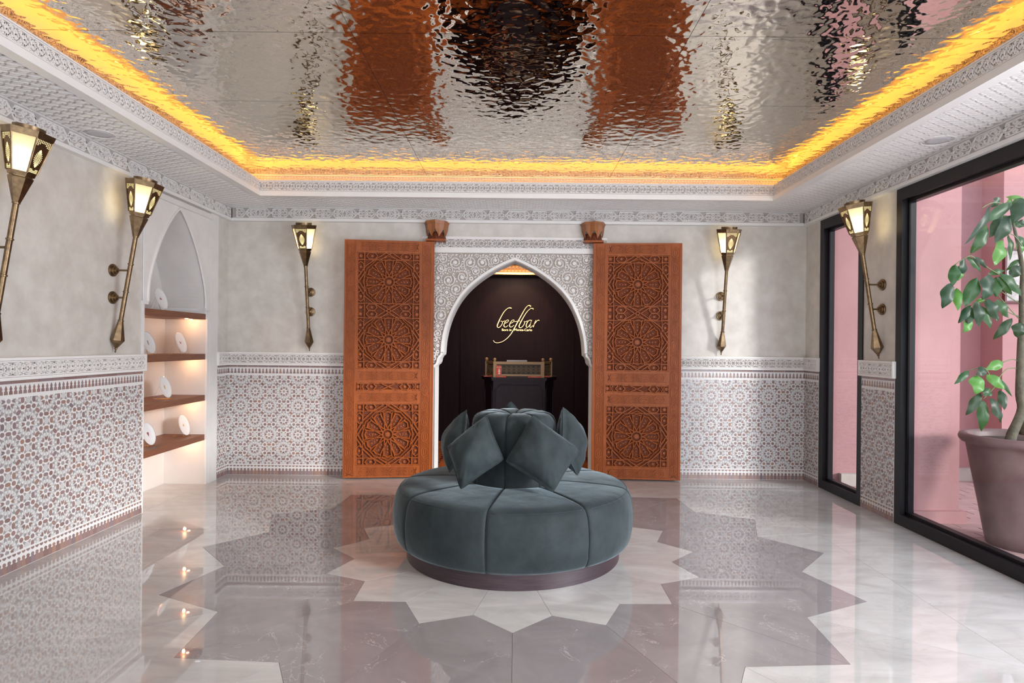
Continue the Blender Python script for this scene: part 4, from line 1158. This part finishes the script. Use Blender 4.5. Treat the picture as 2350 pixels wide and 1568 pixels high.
def column():
    n = 22
    for k in range(8):
        a0 = math.radians(-11.25 + 45 * k); m = MB(); v = []
        for i, (rr, z) in enumerate(_c):
            p, q = _c[max(i - 1, 0)], _c[min(i + 1, len(_c) - 1)]; dr, dz = q[0] - p[0], q[1] - p[1]; l = math.hypot(dr, dz); nx, nz = dz / l, -dr / l
            for j in range(n + 1):
                t = 2 * j / n - 1; t = math.copysign(1 - (1 - abs(t)) ** 1.5, t); a = a0 + (t + 1) / 2 * (PI / 4)
                amp = 0.010 + (0.010 if z > 0.90 else 0.0)
                d = amp * (abs(t) ** (14 if z < .9 else 7)) * min(1, rr / 0.10)
                R_, Z_ = rr - nx * d, z - nz * d
                v.append((SX + R_ * math.sin(a), CY - R_ * math.cos(a), Z_))
        f = [(i * (n + 1) + j, i * (n + 1) + j + 1, (i + 1) * (n + 1) + j + 1, (i + 1) * (n + 1) + j) for i in range(len(_c) - 1) for j in range(n)]
        m.add(v, f); m.build('back_column_panel', velvet, sofa, True)
column()
m = MB(); m.lathe([(0.001, -0.012), (0.018, -0.008), (0.022, 0.002), (0.014, 0.010), (0.001, 0.012)], 16, (SX, CY, 0.912)); m.build('button', velvet, sofa, True)

def cushion(corners, label, T=0.118, seed=0, flip=1):
    c = [Vector(p) for p in corners]; cen = sum(c, Vector()) / 4
    nrm = (c[2] - c[0]).cross(c[3] - c[1]).normalized() * flip
    lo = min(c, key=lambda p: p.z)
    root = empty('throw_cushion', (lo.x, lo.y, lo.z), label, 'cushion', 'dark teal velvet cushions on the round sofa')
    n = 26; rr = random.Random(seed); ph = [rr.uniform(0, 6) for _ in range(6)]
    v = []; ids = {}
    def P(i, j, s):
        u, w = 2 * i / n - 1, 2 * j / n - 1
        eu = 1 - 0.055 * (1 - w * w); ew = 1 - 0.055 * (1 - u * u)        # sides pulled in, ears at the corners
        uu, ww = u * eu, w * ew
        rc = 1 - 0.055 * (u * u * w * w) ** 3; uu *= rc; ww *= rc
        a, b = (uu + 1) / 2, (ww + 1) / 2
        q = c[0] * (1 - a) * (1 - b) + c[1] * a * (1 - b) + c[2] * a * b + c[3] * (1 - a) * b
        h = ((1 - u * u) * (1 - w * w)) ** 0.55
        cor = (u * u * w * w) ** 0.8; wr = 0.22 * cor * math.sin(26 * math.atan2(abs(u), abs(w)) + ph[4]) + 0.05 * math.sin(7 * u + ph[0]) * math.sin(5 * w + ph[1]) + 0.035 * math.sin(13 * u * w + ph[2]) + 0.03 * math.sin(17 * (u - w) + ph[3]) * (u * u + w * w) / 2
        return q + nrm * (s * T * h * (1 + wr))
    for s in (1, -1):
        for i in range(n + 1):
            for j in range(n + 1):
                if s < 0 and (i in (0, n) or j in (0, n)): ids[(i, j, s)] = ids[(i, j, 1)]; continue
                ids[(i, j, s)] = len(v); v.append(P(i, j, s))
    f = [tuple(ids[(a, b, s)] for a, b in ((i, j), (i + 1, j), (i + 1, j + 1), (i, j + 1))) for s in (1, -1) for i in range(n) for j in range(n)]
    m = MB(); m.add(v, f); m.build('cover', velvet, root, True)
    edge = [P(i, 0, 1) for i in range(n)] + [P(n, j, 1) for j in range(n)] + [P(n - i, n, 1) for i in range(n)] + [P(0, n - j, 1) for j in range(n)]
    m = MB(); m.tube(edge, 0.0028, 6, closed=True); m.build('piping', velvet, root, True)
cushion([on_y(1221, 950, 3.93), on_y(1334, 1031, 3.93), on_y(1269, 1134, 3.76), on_y(1157, 1060, 3.82)], 'teal velvet cushion balanced on its corner, front right of the sofa back', seed=1)
cushion([on_y(1116, 949, 3.95), on_y(1158, 1056, 3.80), on_y(1056, 1127, 3.78), on_y(1022, 1026, 3.88)], 'teal velvet cushion balanced on its corner, front left of the sofa back', seed=2, flip=1)
cushion([on_y(1072, 937, 4.27), on_y(1062, 1035, 4.03), on_y(1031, 1088, 4.14), on_y(1016, 1005, 4.48)], 'teal velvet cushion seen edge on at far left of the sofa back', seed=3, T=0.082)
cushion([on_y(1291, 931, 4.20), on_y(1290, 1030, 3.98), on_y(1326, 1096, 4.06), on_y(1338, 1000, 4.45)], 'teal velvet cushion seen edge on at far right of the sofa back', seed=4, T=0.095)
cushion([(-0.03, 4.64, 0.985), (0.20, 4.66, 0.74), (0.0, 4.80, 0.49), (-0.22, 4.66, 0.74)], 'teal velvet cushion behind the sofa back, only its tip showing', seed=5)

# ------------------------------------------------------------------ dark reception room beyond the arch
RY0, RY1, RX0, RX1, RZ = 6.94, 9.2, -1.62, 1.58, 2.60
def part_box(root, name, m, *b):
    mb = MB(); mb.box(*b); return mb.build(name, m, root)
wi = empty('wall_inner', (0, RY1, 0), 'dark plum panelled wall of the reception room beyond the arch', 'wall', kind='structure')
part_box(wi, 'back_panelling', plum, RX0, RX1, RY1, RY1 + 0.05, 0, RZ)
part_box(wi, 'side_panelling', plum, RX0 - 0.05, RX0, RY0, RY1, 0, RZ); part_box(wi, 'side_panelling', plum, RX1, RX1 + 0.05, RY0, RY1, 0, RZ)
for a, b in ((RX0, -0.80), (0.86, RX1)):
    part_box(wi, 'pilaster', plum, a, b, RY1 - 0.22, RY1, 0, RZ)
part_box(wi, 'entry_return', plum, RX0, -0.86, RY0, RY0 + 0.03, 0, RZ); part_box(wi, 'entry_return', plum, 0.84, RX1, RY0, RY0 + 0.03, 0, RZ)
part_box(wi, 'entry_lintel', plum, -0.86, 0.84, RY0, RY0 + 0.03, 2.3, RZ)
ci = empty('ceiling_inner', (0, 8, RZ), 'dark ceiling of the reception room with lit fretwork cornice', 'ceiling', kind='structure')
part_box(ci, 'slab', plum, RX0, RX1, RY0, RY1, RZ, RZ + 0.05)
part_box(ci, 'light_strip', led_warm, -1.2, 1.2, RY1 - 0.135, RY1 - 0.12, 2.425, 2.435)
part_box(ci, 'cornice_ledge', gold_wire, -1.5, 1.5, RY1 - 0.16, RY1, 2.405, 2.42)
part_box(ci, 'cornice_back', white_plaster, -1.5, 1.5, RY1 - 0.02, RY1 - 0.004, 2.42, 2.56)
mb = MB(); fret(lambda u, v, w: (u, RY1 - 0.03 - w, v), -0.6, 0.6, 2.43, 2.555, 0.05); tag(mb.build('cornice_fretwork', rail_wood, ci), kind='stuff')
fi = empty('floor_inner', (0, 8, 0), 'reddish herringbone parquet floor of the reception room', 'floor', kind='structure')
part_box(fi, 'bed', frame_red, RX0, RX1, 6.95, RY1, -0.02, -0.003)
Lp, Wp = 0.42, 0.085; cnt = 0
for i in range(-18, 19):
    for j in range(-3, 22):
        for s in (0, 1):
            cx = i * Wp * math.sqrt(2) * 1.0; cy = 7.0 + j * Lp / math.sqrt(2) * 0.0
for i in range(-4, 5):                                      # zigzag columns of planks
    for j in range(-2, 21):
        for s in (1, -1):
            c = (i * Lp * math.sqrt(2) + s * Lp / math.sqrt(2) / 2, 7.0 + j * Wp * math.sqrt(2) + 0.03)
            a = s * PI / 4
            poly = rotp([(-Lp / 2, -Wp / 2), (Lp / 2, -Wp / 2), (Lp / 2, Wp / 2), (-Lp / 2, Wp / 2)], a, *c)
            poly = clip(poly, -1.15, 1.15, 6.952, RY1 - 0.001)
            if not poly or len(poly) < 3: continue
            m = MB(); m.prism(inset(poly, 0.0008), -0.003, 0.0, FF); m.build('parquet_plank', bar_floor_wood, fi); cnt += 1
lamp('reception_fill', 'AREA', (0.0, 8.35, 2.57), 15, (1.0, 0.80, 0.6), size=0.5, aim=(0, 0, -1))  # added fill lamp without a fixture, brightens the reception parquet
lamp('sign_spot', 'SPOT', (0.0, 8.25, 2.5), 14, (1.0, 0.70, 0.40), aim=(0, 0.9, -0.72), radius=0.05).data.spot_size = math.radians(55)

# sign: strokes traced in a 5.6 px grid, set on the wall
def sg(x, y): p = on_y(1090 + x / 5.6, 680 + y / 5.6, RY1 - 0.02); return (p[0], p[2])
FSN = lambda u, v, w: (u, RY1 - 0.004 - w, v)
sign = empty('wall_sign', (0, RY1, 1.45), 'gold script sign reading beefbar, Born in Monte-Carlo, on dark wall', 'sign')
STR = {
 'letter_b': [[(466, 160, 3), (466, 154, 9), (452, 150, 9), (430, 152, 6), (400, 172, 5), (366, 212, 6), (334, 268, 7), (308, 322, 8), (289, 368, 8), (288, 392, 6), (300, 404, 5), (322, 394, 5), (344, 366, 5), (354, 338, 5), (346, 322, 5), (330, 322, 3)], [(344, 326, 3), (366, 326, 4), (386, 312, 3)]],
 'letter_e': [[(372, 356, 3), (404, 342, 4), (428, 322, 4), (430, 308, 5), (414, 306, 4), (392, 326, 5), (376, 356, 7), (372, 380, 7), (382, 396, 5), (402, 394, 4), (424, 376, 3)]],
 'letter_e2': [[(444, 356, 3), (476, 342, 4), (500, 322, 4), (502, 308, 5), (486, 306, 4), (464, 326, 5), (448, 356, 7), (444, 380, 7), (454, 396, 5), (474, 394, 4), (500, 372, 3)]],
 'letter_f': [[(712, 140, 3), (716, 128, 9), (700, 120, 9), (680, 124, 6), (650, 154, 6), (612, 218, 7), (570, 294, 8), (532, 364, 8), (500, 424, 7), (462, 486, 6), (416, 538, 5), (366, 576, 4), (314, 596, 4), (270, 598, 4), (246, 584, 4), (238, 566, 3)], [(506, 330, 3), (540, 322, 4), (580, 318, 3)]],
 'letter_b2': [[(746, 172, 3), (748, 162, 8), (734, 156, 8), (714, 160, 5), (684, 184, 5), (650, 226, 6), (614, 286, 7), (584, 342, 8), (567, 382, 8), (572, 402, 6), (590, 404, 5), (614, 388, 5), (634, 356, 5), (638, 332, 5), (628, 322, 4)], [(630, 326, 3), (654, 328, 4), (676, 314, 3)]],
 'letter_a': [[(728, 312, 4), (706, 308, 5), (684, 322, 6), (664, 354, 7), (658, 386, 7), (668, 402, 5), (686, 392, 4), (708, 360, 4), (728, 318, 3)], [(730, 308, 6), (716, 346, 6), (706, 384, 6), (710, 402, 5), (726, 396, 3), (742, 376, 3)]],
 'letter_r': [[(784, 308, 4), (772, 336, 6), (758, 372, 7), (748, 398, 5)], [(760, 368, 3), (782, 336, 4), (802, 314, 5), (820, 308, 6), (829, 316, 4)]],
}
def smooth_pts(p, k=4):
    o = []
    for i in range(len(p) - 1):
        a, b, c, d = p[max(i - 1, 0)], p[i], p[i + 1], p[min(i + 2, len(p) - 1)]
        for t in range(k):
            t /= k; o.append(tuple(0.5 * ((2 * b[q]) + (-a[q] + c[q]) * t + (2 * a[q] - 5 * b[q] + 4 * c[q] - d[q]) * t * t + (-a[q] + 3 * b[q] - 3 * c[q] + d[q]) * t ** 3) for q in range(3)))
    return o + [p[-1]]
px2m = RY1 / FPX / 5.6
for nm, strokes in STR.items():
    m = MB()
    for st in strokes:
        sp = smooth_pts(st); v = []
        for i, (x, y, wd) in enumerate(sp):
            a, b = sp[max(i - 1, 0)], sp[min(i + 1, len(sp) - 1)]; dx, dy = b[0] - a[0], -(b[1] - a[1]); l = math.hypot(dx, dy) or 1
            nx, ny = -dy / l, dx / l; u, w_ = sg(x, y); h = max(wd, 3.6) * 0.74 * px2m
            for e, dep in ((-1, 0.0), (-1, 0.012), (1, 0.012), (1, 0.0)): v.append(FSN(u + nx * h * e, w_ + ny * h * e, dep))
        n = len(sp); f = [(4 * i + k, 4 * i + k + 1, 4 * i + 5 + k, 4 * i + 4 + k) for i in range(n - 1) for k in range(3)] + [(0, 1, 2, 3), (4 * n - 1, 4 * n - 2, 4 * n - 3, 4 * n - 4)]
        m.add(v, f)
    m.build(nm.rstrip('2'), gold, sign)
for txt, x0, x1 in (('Born in', 343, 466), ('Monte-Carlo', 505, 732)):
    c = bpy.data.curves.new('sign_line', 'FONT'); c.body = txt; c.size = 0.06; c.extrude = 0.003; c.offset = 0.0006; c.space_character = 1.0
    o = bpy.data.objects.new('small_lettering', c); COL.objects.link(o); c.materials.append(gold); o.parent = sign
    bpy.context.view_layer.update()
    a = sg(x0, 446); b = sg(x1, 446); s = (b[0] - a[0]) / max(o.dimensions.x, 1e-3)
    me = bpy.data.meshes.new_from_object(o); bpy.data.objects.remove(o); bpy.data.curves.remove(c)
    o = bpy.data.objects.new('small_lettering', me); COL.objects.link(o); o.parent = sign
    o.rotation_euler = (PI / 2, 0, 0); o.scale = (s, s, 1); o.location = Vector((a[0], RY1 - 0.010, a[1])) - Vector(ORG[sign])

# reception desk
DX0, DX1, DY0, DZ = -0.275, 0.385, 7.95, 0.955
desk = empty('reception_desk', (0.05, 8.2, 0), 'dark wooden reception desk with canted panelled corners beyond the arch', 'desk')
foot = [(DX0, DY0), (DX1, DY0), (DX1 + 0.125, DY0 + 0.30), (DX1 + 0.125, DY0 + 0.62), (DX0 - 0.125, DY0 + 0.62), (DX0 - 0.125, DY0 + 0.30)]
m = MB(); m.prism(foot, 0.0, DZ, FF, True); m.build('body', desk_wood, desk)
topp = [(DX0 - .02, DY0 - .04), (DX1 + .02, DY0 - .04), (DX1 + 0.165, DY0 + 0.28), (DX1 + 0.165, DY0 + 0.64), (DX0 - 0.165, DY0 + 0.64), (DX0 - 0.165, DY0 + 0.28)]
m = MB(); m.prism(topp, DZ, DZ + 0.022, FF, True); m.prism([(x * .985 + .001, y + .008) for x, y in topp], DZ - 0.02, DZ, FF, True); m.build('worktop', desk_wood, desk)
def face_frame(a, b, zb):
    l = math.hypot(b[0] - a[0], b[1] - a[1]); ux, uy = (b[0] - a[0]) / l, (b[1] - a[1]) / l
    return (lambda u, v, w: (a[0] + ux * u + uy * w, a[1] + uy * u - ux * w, zb + v)), l
for a, b in ((foot[0], foot[1]), (foot[1], foot[2]), (foot[5], foot[0])):
    F, l = face_frame(a, b, 0.0); m = MB(); e = 0.03; c = min(0.1, l * .3)
    m.bar([(e, 0.06), (e, DZ - .09 - c * .5), (e + c * .5, DZ - .075), (l / 2, DZ - 0.05) if l < .5 else (l / 2, DZ - .075), (l - e - c * .5, DZ - .075), (l - e, DZ - .09 - c * .5), (l - e, 0.06)], 0.008, 0, 0.008, F, closed=True)
    m.build('panel_moulding', desk_wood, desk)

# fretwork screen standing on the desk
scr = empty('desk_screen', (0.05, 8.1, DZ + 0.022), 'low openwork wooden screen with ball finials standing on the desk', 'screen')
zb = DZ + 0.022
pA, pB = on_y(1135, 850, 7.95), on_y(1246, 850, 7.95); pC, pD = on_y(1116.5, 850, 8.22), on_y(1264, 850, 8.22)
posts = [(pC[0], 8.22), (pA[0], 7.95), (pB[0], 7.95), (pD[0], 8.22)]
for x, y in posts:
    m = MB(); m.box(x - .016, x + .016, y - .016, y + .016, zb, zb + .202); p = m.build('post', rail_wood, scr)
    m = MB(); m.lathe([(0.001, .192), (.012, .196), (.010, .203), (.017, .209), (.0215, .220), (.0215, .230), (.016, .241), (.001, .246)], 16, (x, y, zb)); m.build('ball_finial', rail_wood, p, True)
for k in range(3):
    F, l = face_frame(posts[k], posts[k + 1], zb)
    m = MB(); fbox(m, F, .014, l - .014, .166, .200, -.010, .010); fbox(m, F, .014, l - .014, .020, .040, -.010, .010); fbox(m, F, .014, .028, .04, .166, -.006, .006); fbox(m, F, l - .028, l - .014, .04, .166, -.006, .006)
    m.build('rail', rail_wood, scr)
    m = MB(); fbox(m, F, .02, l - .02, .035, .170, -.008, -.006); m.build('backing', fret_ground, scr)
    m = MB(); n = max(1, round((l - .05) / .0655)); P = (l - .056) / n; hh = .048
    for i in range(n):
        c = .028 + (i + .5) * P; v = .099
        m.bar(circ(c, v, .026, 12), .0034, -.004, .003, F, closed=True); m.bar(circ(c, v, .013, 8), .003, -.004, .003, F, closed=True)
        for q in range(8): a = q * PI / 4 + PI / 8; m.bar([(c + .013 * math.cos(a), v + .013 * math.sin(a)), (c + .026 * math.cos(a), v + .026 * math.sin(a))], .0022, -.004, .003, F)
        for e in (-1, 1):
            for g in (-1, 1):
                m.bar([(c + e * .018, v + g * .018), (c + e * P / 2, v + g * .052)], .0028, -.004, .003, F)
                m.bar([(c + e * P / 2, v + g * .020), (c + e * .010, v + g * .055)], .0028, -.004, .003, F)
        m.bar([(c + P / 2, v - .02), (c + P / 2, v + .02)], .003, -.004, .003, F)
    tag(m.build('fretwork', fret_mesh, scr), kind='stuff')
# red card leaning on the screen, papers, laptop edge
def upright_card(x0, x1, z0, z1, y, name, label, cat):
    r = empty(name, ((x0 + x1) / 2, y, z0), label, cat)
    m = MB(); m.box(x0, x1, y, y + .004, z0, z1); m.build('sheet', red_card, r)
    return r
a = on_y(1138.5, 856, 7.925); b = on_y(1151, 836, 7.925)
rc = upright_card(a[0], b[0], zb + .03, zb + .152, 7.925, 'menu_card', 'small upright red card with pale figure leaning on the desk screen', 'card')
m = MB(); FC = lambda u, v, w: (a[0] + u, 7.925 - w, zb + .03 + v)
for poly in ([(.028, .010), (.034, .040), (.044, .040), (.052, .010), (.043, .010), (.040, .026), (.037, .010)], [(.024, .044), (.030, .062), (.046, .064), (.054, .046), (.044, .038), (.034, .038)], circ(.038, .072, .009, 8)):
    m.prism(poly, 0, .0008, FC)
for i, w_ in enumerate((.008, .005, .009, .005, .008)): fbox(m, FC, .006 + i * .013, .006 + i * .013 + w_, .094, .103, 0, .0008)
m.build('printed_figure', cream, rc)
for (px, pw, lab) in ((1120, 0.10, 'red leaflet lying flat at left corner of the desk'), (1150, 0.13, 'red leaflet lying flat under the screen, left of centre'),
                      (1227, 0.17, 'red leaflet lying flat under the screen, right of centre'), (1256, 0.08, 'red leaflet lying flat at right corner of the desk')):
    p = on_y(px, 864, 7.99 if 1130 < px < 1250 else 8.12); r = empty('leaflet', (p[0], p[1], zb), lab, 'leaflet', 'red leaflets on the desk')
    m = MB(); m.box(p[0] - pw / 2, p[0] + pw / 2, p[1] - .055, p[1] + .05, zb, zb + .010); m.build('sheet', red_card, r)
    m = MB(); m.box(p[0] - pw * .25, p[0] + pw * .22, p[1] - .04, p[1] - .01, zb + .010, zb + .0108); m.build('printed_panel', cream, r)
p0, p1 = on_y(1163, 827, 8.25), on_y(1209.5, 827, 8.25)
lt = empty('laptop', ((p0[0] + p1[0]) / 2, 8.25, zb), 'open laptop behind the desk screen, only pale top edge showing', 'laptop')
m = MB(); m.box(p0[0], p1[0], 8.25, 8.258, zb, p0[2] + .004); m.build('lid', white_paint, lt)
m = MB(); m.box(p0[0], p1[0], 8.26, 8.48, zb, zb + .014); m.build('keyboard_base', white_paint, lt)

# ------------------------------------------------------------------ courtyard outside
GX = XR + 0.10
cw = empty('wall_courtyard', (4.2, 6.6, 0), 'pink stucco courtyard walls and pillar outside the windows', 'wall', kind='structure')
for b in ((XR + 0.081, 3.57, 5.021, 5.40, 0.0, 3.6), (XR + 0.081, 3.20, 5.40, 5.499, 0.0, 3.6), (XR + 0.081, 3.3, -3, 6.9, 2.68, 3.6), (XR + 0.081, 3.78, 6.36, 6.9, 0, 3.6), (3.70, 5.2, 6.66, 6.9, 0, 3.6), (4.95, 8.5, 6.36, 6.9, 0, 3.6)):
    part_box(cw, 'stucco_face', pink, *b)
part_box(cw, 'pillar_foot', pink, XR + 0.13, 3.61, 4.99, 5.43, 0, 0.10)
for i in range(4): part_box(cw, 'base_stone', stone, 3.80 + i * 0.29, 3.80 + i * 0.29 + 0.286, 6.61, 6.66, 0, 0.135)
for i in range(2): part_box(cw, 'base_stone', stone, XR + 0.24 + i * 0.24, XR + 0.24 + i * 0.24 + 0.236, 6.31, 6.36, 0, 0.125)
cgd = empty('ground_courtyard', (5, 4, 0), 'courtyard paving of terracotta brick pavers in pale joints', 'paving', kind='structure')
part_box(cgd, 'joint_bed', paver_joint, XR + 0.06, 9.5, -4, 6.9, -0.02, -0.004)
part_box(cgd, 'threshold_kerb', stone, XR + 0.10, XR + 0.30, -0.6, 5.02, -0.003, 0.004)
yy = 3.2; k = 0
while yy < 6.62:
    xx = XR + 0.31 - (0.13 if k % 2 else 0)
    while xx < 5.6:
        x0, x1 = max(xx, XR + 0.305), xx + 0.255
        if x1 > x0 + .02: part_box(cgd, 'paver', paver, x0 + .003, x1 - .003, yy + .003, yy + .127, -0.004, 0.0015 + R.uniform(-.001, .001))
        xx += 0.26
    yy += 0.13; k += 1
part_box(cgd, 'far_paving', paver, 5.72, 9.5, -4, 6.9, -0.01, 0.0); part_box(cgd, 'far_paving', paver, XR + 0.31, 5.70, -4, 3.19, -0.01, 0.0)

pf = empty('framed_picture', (5.3, 6.34, 1.85), 'framed pale print hanging on the pink courtyard wall behind the tree', 'picture')
a, b = on_y(2309, 688, 6.33), on_y(2307, 576, 6.33)
part_box(pf, 'frame', frame_red, a[0] - 0.02, a[0], 6.32, 6.36, a[2] - .03, b[2] + .03); part_box(pf, 'frame', frame_red, a[0] + .60, a[0] + .62, 6.32, 6.36, a[2] - .03, b[2] + .03)
part_box(pf, 'frame', frame_red, a[0], a[0] + .60, 6.32, 6.36, b[2] + .01, b[2] + .03); part_box(pf, 'frame', frame_red, a[0], a[0] + .60, 6.32, 6.36, a[2] - .03, a[2] - .01)
part_box(pf, 'print', art, a[0], a[0] + .60, 6.34, 6.36, a[2] - .01, b[2] + .01)

# potted tree
PX, PY = 3.635, 4.45
tree = empty('potted_tree', (PX, PY, 0), 'umbrella tree with drooping glossy leaves in big clay pot outside', 'plant')
m = MB(); m.lathe([(0.215, 0.0), (0.225, 0.0), (0.245, 0.10), (0.275, 0.28), (0.315, 0.50), (0.345, 0.68), (0.352, 0.715), (0.375, 0.722), (0.392, 0.740), (0.396, 0.760), (0.388, 0.780), (0.370, 0.787), (0.345, 0.783), (0.335, 0.765), (0.330, 0.70)], 56, (PX, PY, 0), cap=False)
m.lathe([(0.001, 0.001), (0.224, 0.001)], 56, (PX, PY, 0), cap=False)
m.build('pot', pot_clay, tree, True)
m = MB(); m.lathe([(0.335, 0.735), (0.2, 0.745), (0.001, 0.75)], 32, (PX, PY, 0), cap=False); m.build('soil', soil, tree, True)
def c3(x, y, d=0.0): return on_y(2130 + x * .2231, 650 + y * .2231, PY + d)
def c2(x, y, d=0.0): return on_y(2100 + x * .1849, 450 + y * .1849, PY + d)
tr = [c3(835, 1680, -.04), c3(860, 1560, -.03), c3(915, 1440, -.02), c3(965, 1290), c3(942, 1150), c3(945, 900), c3(955, 600), c3(965, 380), c2(1325, 1250), c2(1335, 950), c2(1300, 700, .02), c2(1255, 500, .02), c2(1215, 330, .03)]
tp = smooth_pts([(p[0], p[1], p[2]) for p in tr], 3)
m = MB(); m.tube(tp, [0.036 - 0.028 * i / len(tp) for i in range(len(tp))], 10); m.build('trunk', bark, tree, True)
m = MB(); m.tube(smooth_pts([c3(985, 1560, .02), c3(1000, 1380, .01), c3(1010, 1200, .0), c3(985, 1260, 0)][:3], 3), [.03, .028, .026, .024, .022, .02, .018], 10); m.build('trunk', bark, tree, True)
BR = [[c3(965, 400), c3(800, 220), c3(660, 50, -.06)], [c3(990, 240), c3(800, 120), c3(670, 20, -.05)], [c3(950, 350), c3(750, 270), c3(545, 190, -.08)], [c3(930, 800), c3(860, 785), c3(770, 815, -.04)],
      [c3(940, 880), c3(820, 880), c3(740, 960, -.06), c3(680, 1075, -.08)], [c2(1215, 330), c2(1250, 300), c2(1190, 240)], [c2(1330, 620), c2(1240, 500), c2(1160, 460, -.03)],
      [c2(1310, 1130), c2(1000, 950, -.05), c2(800, 820, -.08), c2(700, 745, -.1), c2(620, 770, -.1), c2(500, 850, -.1)], [c2(1215, 330), c2(1180, 160), c2(1060, 90, -.02), c2(940, 90, -.05), c2(830, 150, -.08)],
      [c3(680, 1075, -.08), c3(570, 1190, -.1)], [c3(680, 1075, -.08), c3(590, 880, -.1), c3(430, 895, -.12)], [c3(545, 190, -.08), c3(480, 200, -.1), c3(430, 260, -.1)]]
for b in BR:
    m = MB(); m.tube(smooth_pts([tuple(q) for q in b], 4), 0.0032, 6); m.build('branch', twig, tree, True)
LV = [  # frame, base, tip, half width, depth, tone
 (2, 1200, 80, 790, 350, 62, .0, 1), (2, 1050, 15, 950, 140, 45, .03, 0), (2, 940, 120, 612, 600, 46, -.03, 0), (2, 880, 360, 765, 520, 58, .03, 2), (2, 900, 400, 690, 720, 66, -.02, 1),
 (2, 1085, 240, 915, 520, 66, .02, 0), (2, 1190, 240, 985, 585, 80, -.04, 0), (2, 1090, 550, 975, 868, 80, -.02, 2), (2, 1345, 40, 1215, 335, 84, -.05, 0), (2, 1160, 480, 1170, 800, 40, .04, 1),
 (2, 1240, 480, 1380, 640, 45, .05, 1), (2, 1335, 290, 1290, 400, 36, .05, 0), (2, 1345, 30, 1130, 12, 28, .05, 2), (2, 1200, 90, 1390, 60, 50, .06, 1), (2, 1180, 150, 1170, 20, 36, .07, 2),
 (2, 1210, 330, 1352, 380, 40, .07, 1), (2, 1200, 100, 1000, 200, 50, .06, 1), (2, 1190, 260, 1100, 330, 60, .05, 1), (2, 1250, 560, 1340, 700, 40, .02, 2),
 (2, 612, 770, 540, 1045, 58, -.10, 0), (2, 500, 850, 462, 1115, 62, -.11, 1), (2, 440, 1080, 345, 1395, 76, -.12, 0), (2, 640, 755, 812, 945, 38, -.08, 1), (2, 712, 750, 895, 895, 30, -.09, 0),
 (2, 560, 860, 540, 1050, 50, -.07, 2), (2, 930, 980, 850, 1285, 98, -.09, 0), (2, 770, 1015, 610, 1375, 78, -.10, 1), (2, 770, 1050, 680, 1325, 46, -.08, 1), (2, 520, 1140, 530, 1425, 50, -.06, 2),
 (2, 1000, 1010, 1010, 1255, 60, -.05, 1), (2, 1020, 1000, 1200, 1225, 52, -.07, 1), (2, 1060, 960, 1315, 1245, 62, -.09, 1), (2, 900, 970, 1115, 925, 32, -.04, 1), (2, 1310, 870, 1165, 1010, 66, -.02, 0),
 (2, 1300, 790, 1130, 925, 34, .02, 1), (2, 800, 1270, 830, 1330, 50, -.05, 2),
 (3, 440, 230, 312, 412, 38, -.09, 0), (3, 505, 185, 520, 448, 54, -.11, 0), (3, 545, 230, 638, 468, 44, -.08, 1), (3, 600, 160, 715, 392, 54, -.10, 0), (3, 700, 165, 822, 358, 50, -.07, 1),
 (3, 440, 375, 368, 505, 44, -.10, 2), (3, 440, 250, 400, 430, 48, -.07, 0), (3, 862, 362, 670, 582, 44, -.05, 0), (3, 950, 405, 920, 560, 66, -.04, 0), (3, 772, 812, 590, 890, 46, -.05, 2),
 (3, 420, 900, 270, 1040, 30, -.12, 1), (3, 515, 950, 495, 1140, 74, -.12, 2), (3, 600, 945, 790, 1090, 50, -.10, 2), (3, 655, 930, 865, 1168, 22, -.07, 1), (3, 540, 1130, 390, 1360, 44, -.10, 0),
 (3, 570, 1080, 650, 1165, 52, -.11, 1), (3, 560, 1205, 550, 1525, 50, -.11, 1), (3, 640, 1182, 748, 1435, 56, -.12, 0), (3, 740, 1100, 785, 1305, 40, -.10, 0), (3, 590, 880, 500, 945, 44, -.13, 0)]
RLf = random.Random(3)
for fr_, bx, by, tx, ty, hw, dp, tone in LV:
    cc = c2 if fr_ == 2 else c3; s = (.1849 if fr_ == 2 else .2231) * PY / FPX
    B, T = Vector(cc(bx, by, dp)), Vector(cc(tx, ty, dp + RLf.uniform(-.05, .03))); ax = T - B; ln = ax.length
    side = ax.cross(Vector((RLf.uniform(-.4, .4), -1, RLf.uniform(-.2, .5)))).normalized(); up = side.cross(ax).normalized()
    if up.y > 0: up = -up
    H = hw * s * 0.92; v = []; n = 12
    for i in range(n + 1):
        t = i / n; wdt = H * (math.sin(PI * t ** 0.92) ** 0.62) * (1 + 0.08 * math.sin(2.2 * PI * t - 1.4)) * (1 - 0.30 * t ** 5) if 0 < t < 1 else 0.0006
        c = B + ax * t + up * (0.16 * ln * math.sin(PI * t) * 0.7)
        wav = 0.20 * H * math.sin(11 * t + bx)
        for e, fo in ((-1, .32), (-.5, .12), (0, 0), (.5, .12), (1, .32)): v.append(c + side * (wdt * e * 1.12) - up * (wdt * fo) + up * (wav * abs(e)))
    f = [(i * 5 + k, i * 5 + k + 1, (i + 1) * 5 + k + 1, (i + 1) * 5 + k) for i in range(n) for k in range(4)]
    m = MB(); m.add(v, f); m.build('leaf', (leaf_dark, leaf_mid, leaf_bright)[tone], tree, True)
print('objects', len(bpy.data.objects), 'tris', sum(sum(len(p.vertices) - 2 for p in me.polygons) for me in bpy.data.meshes), 'planks', cnt)
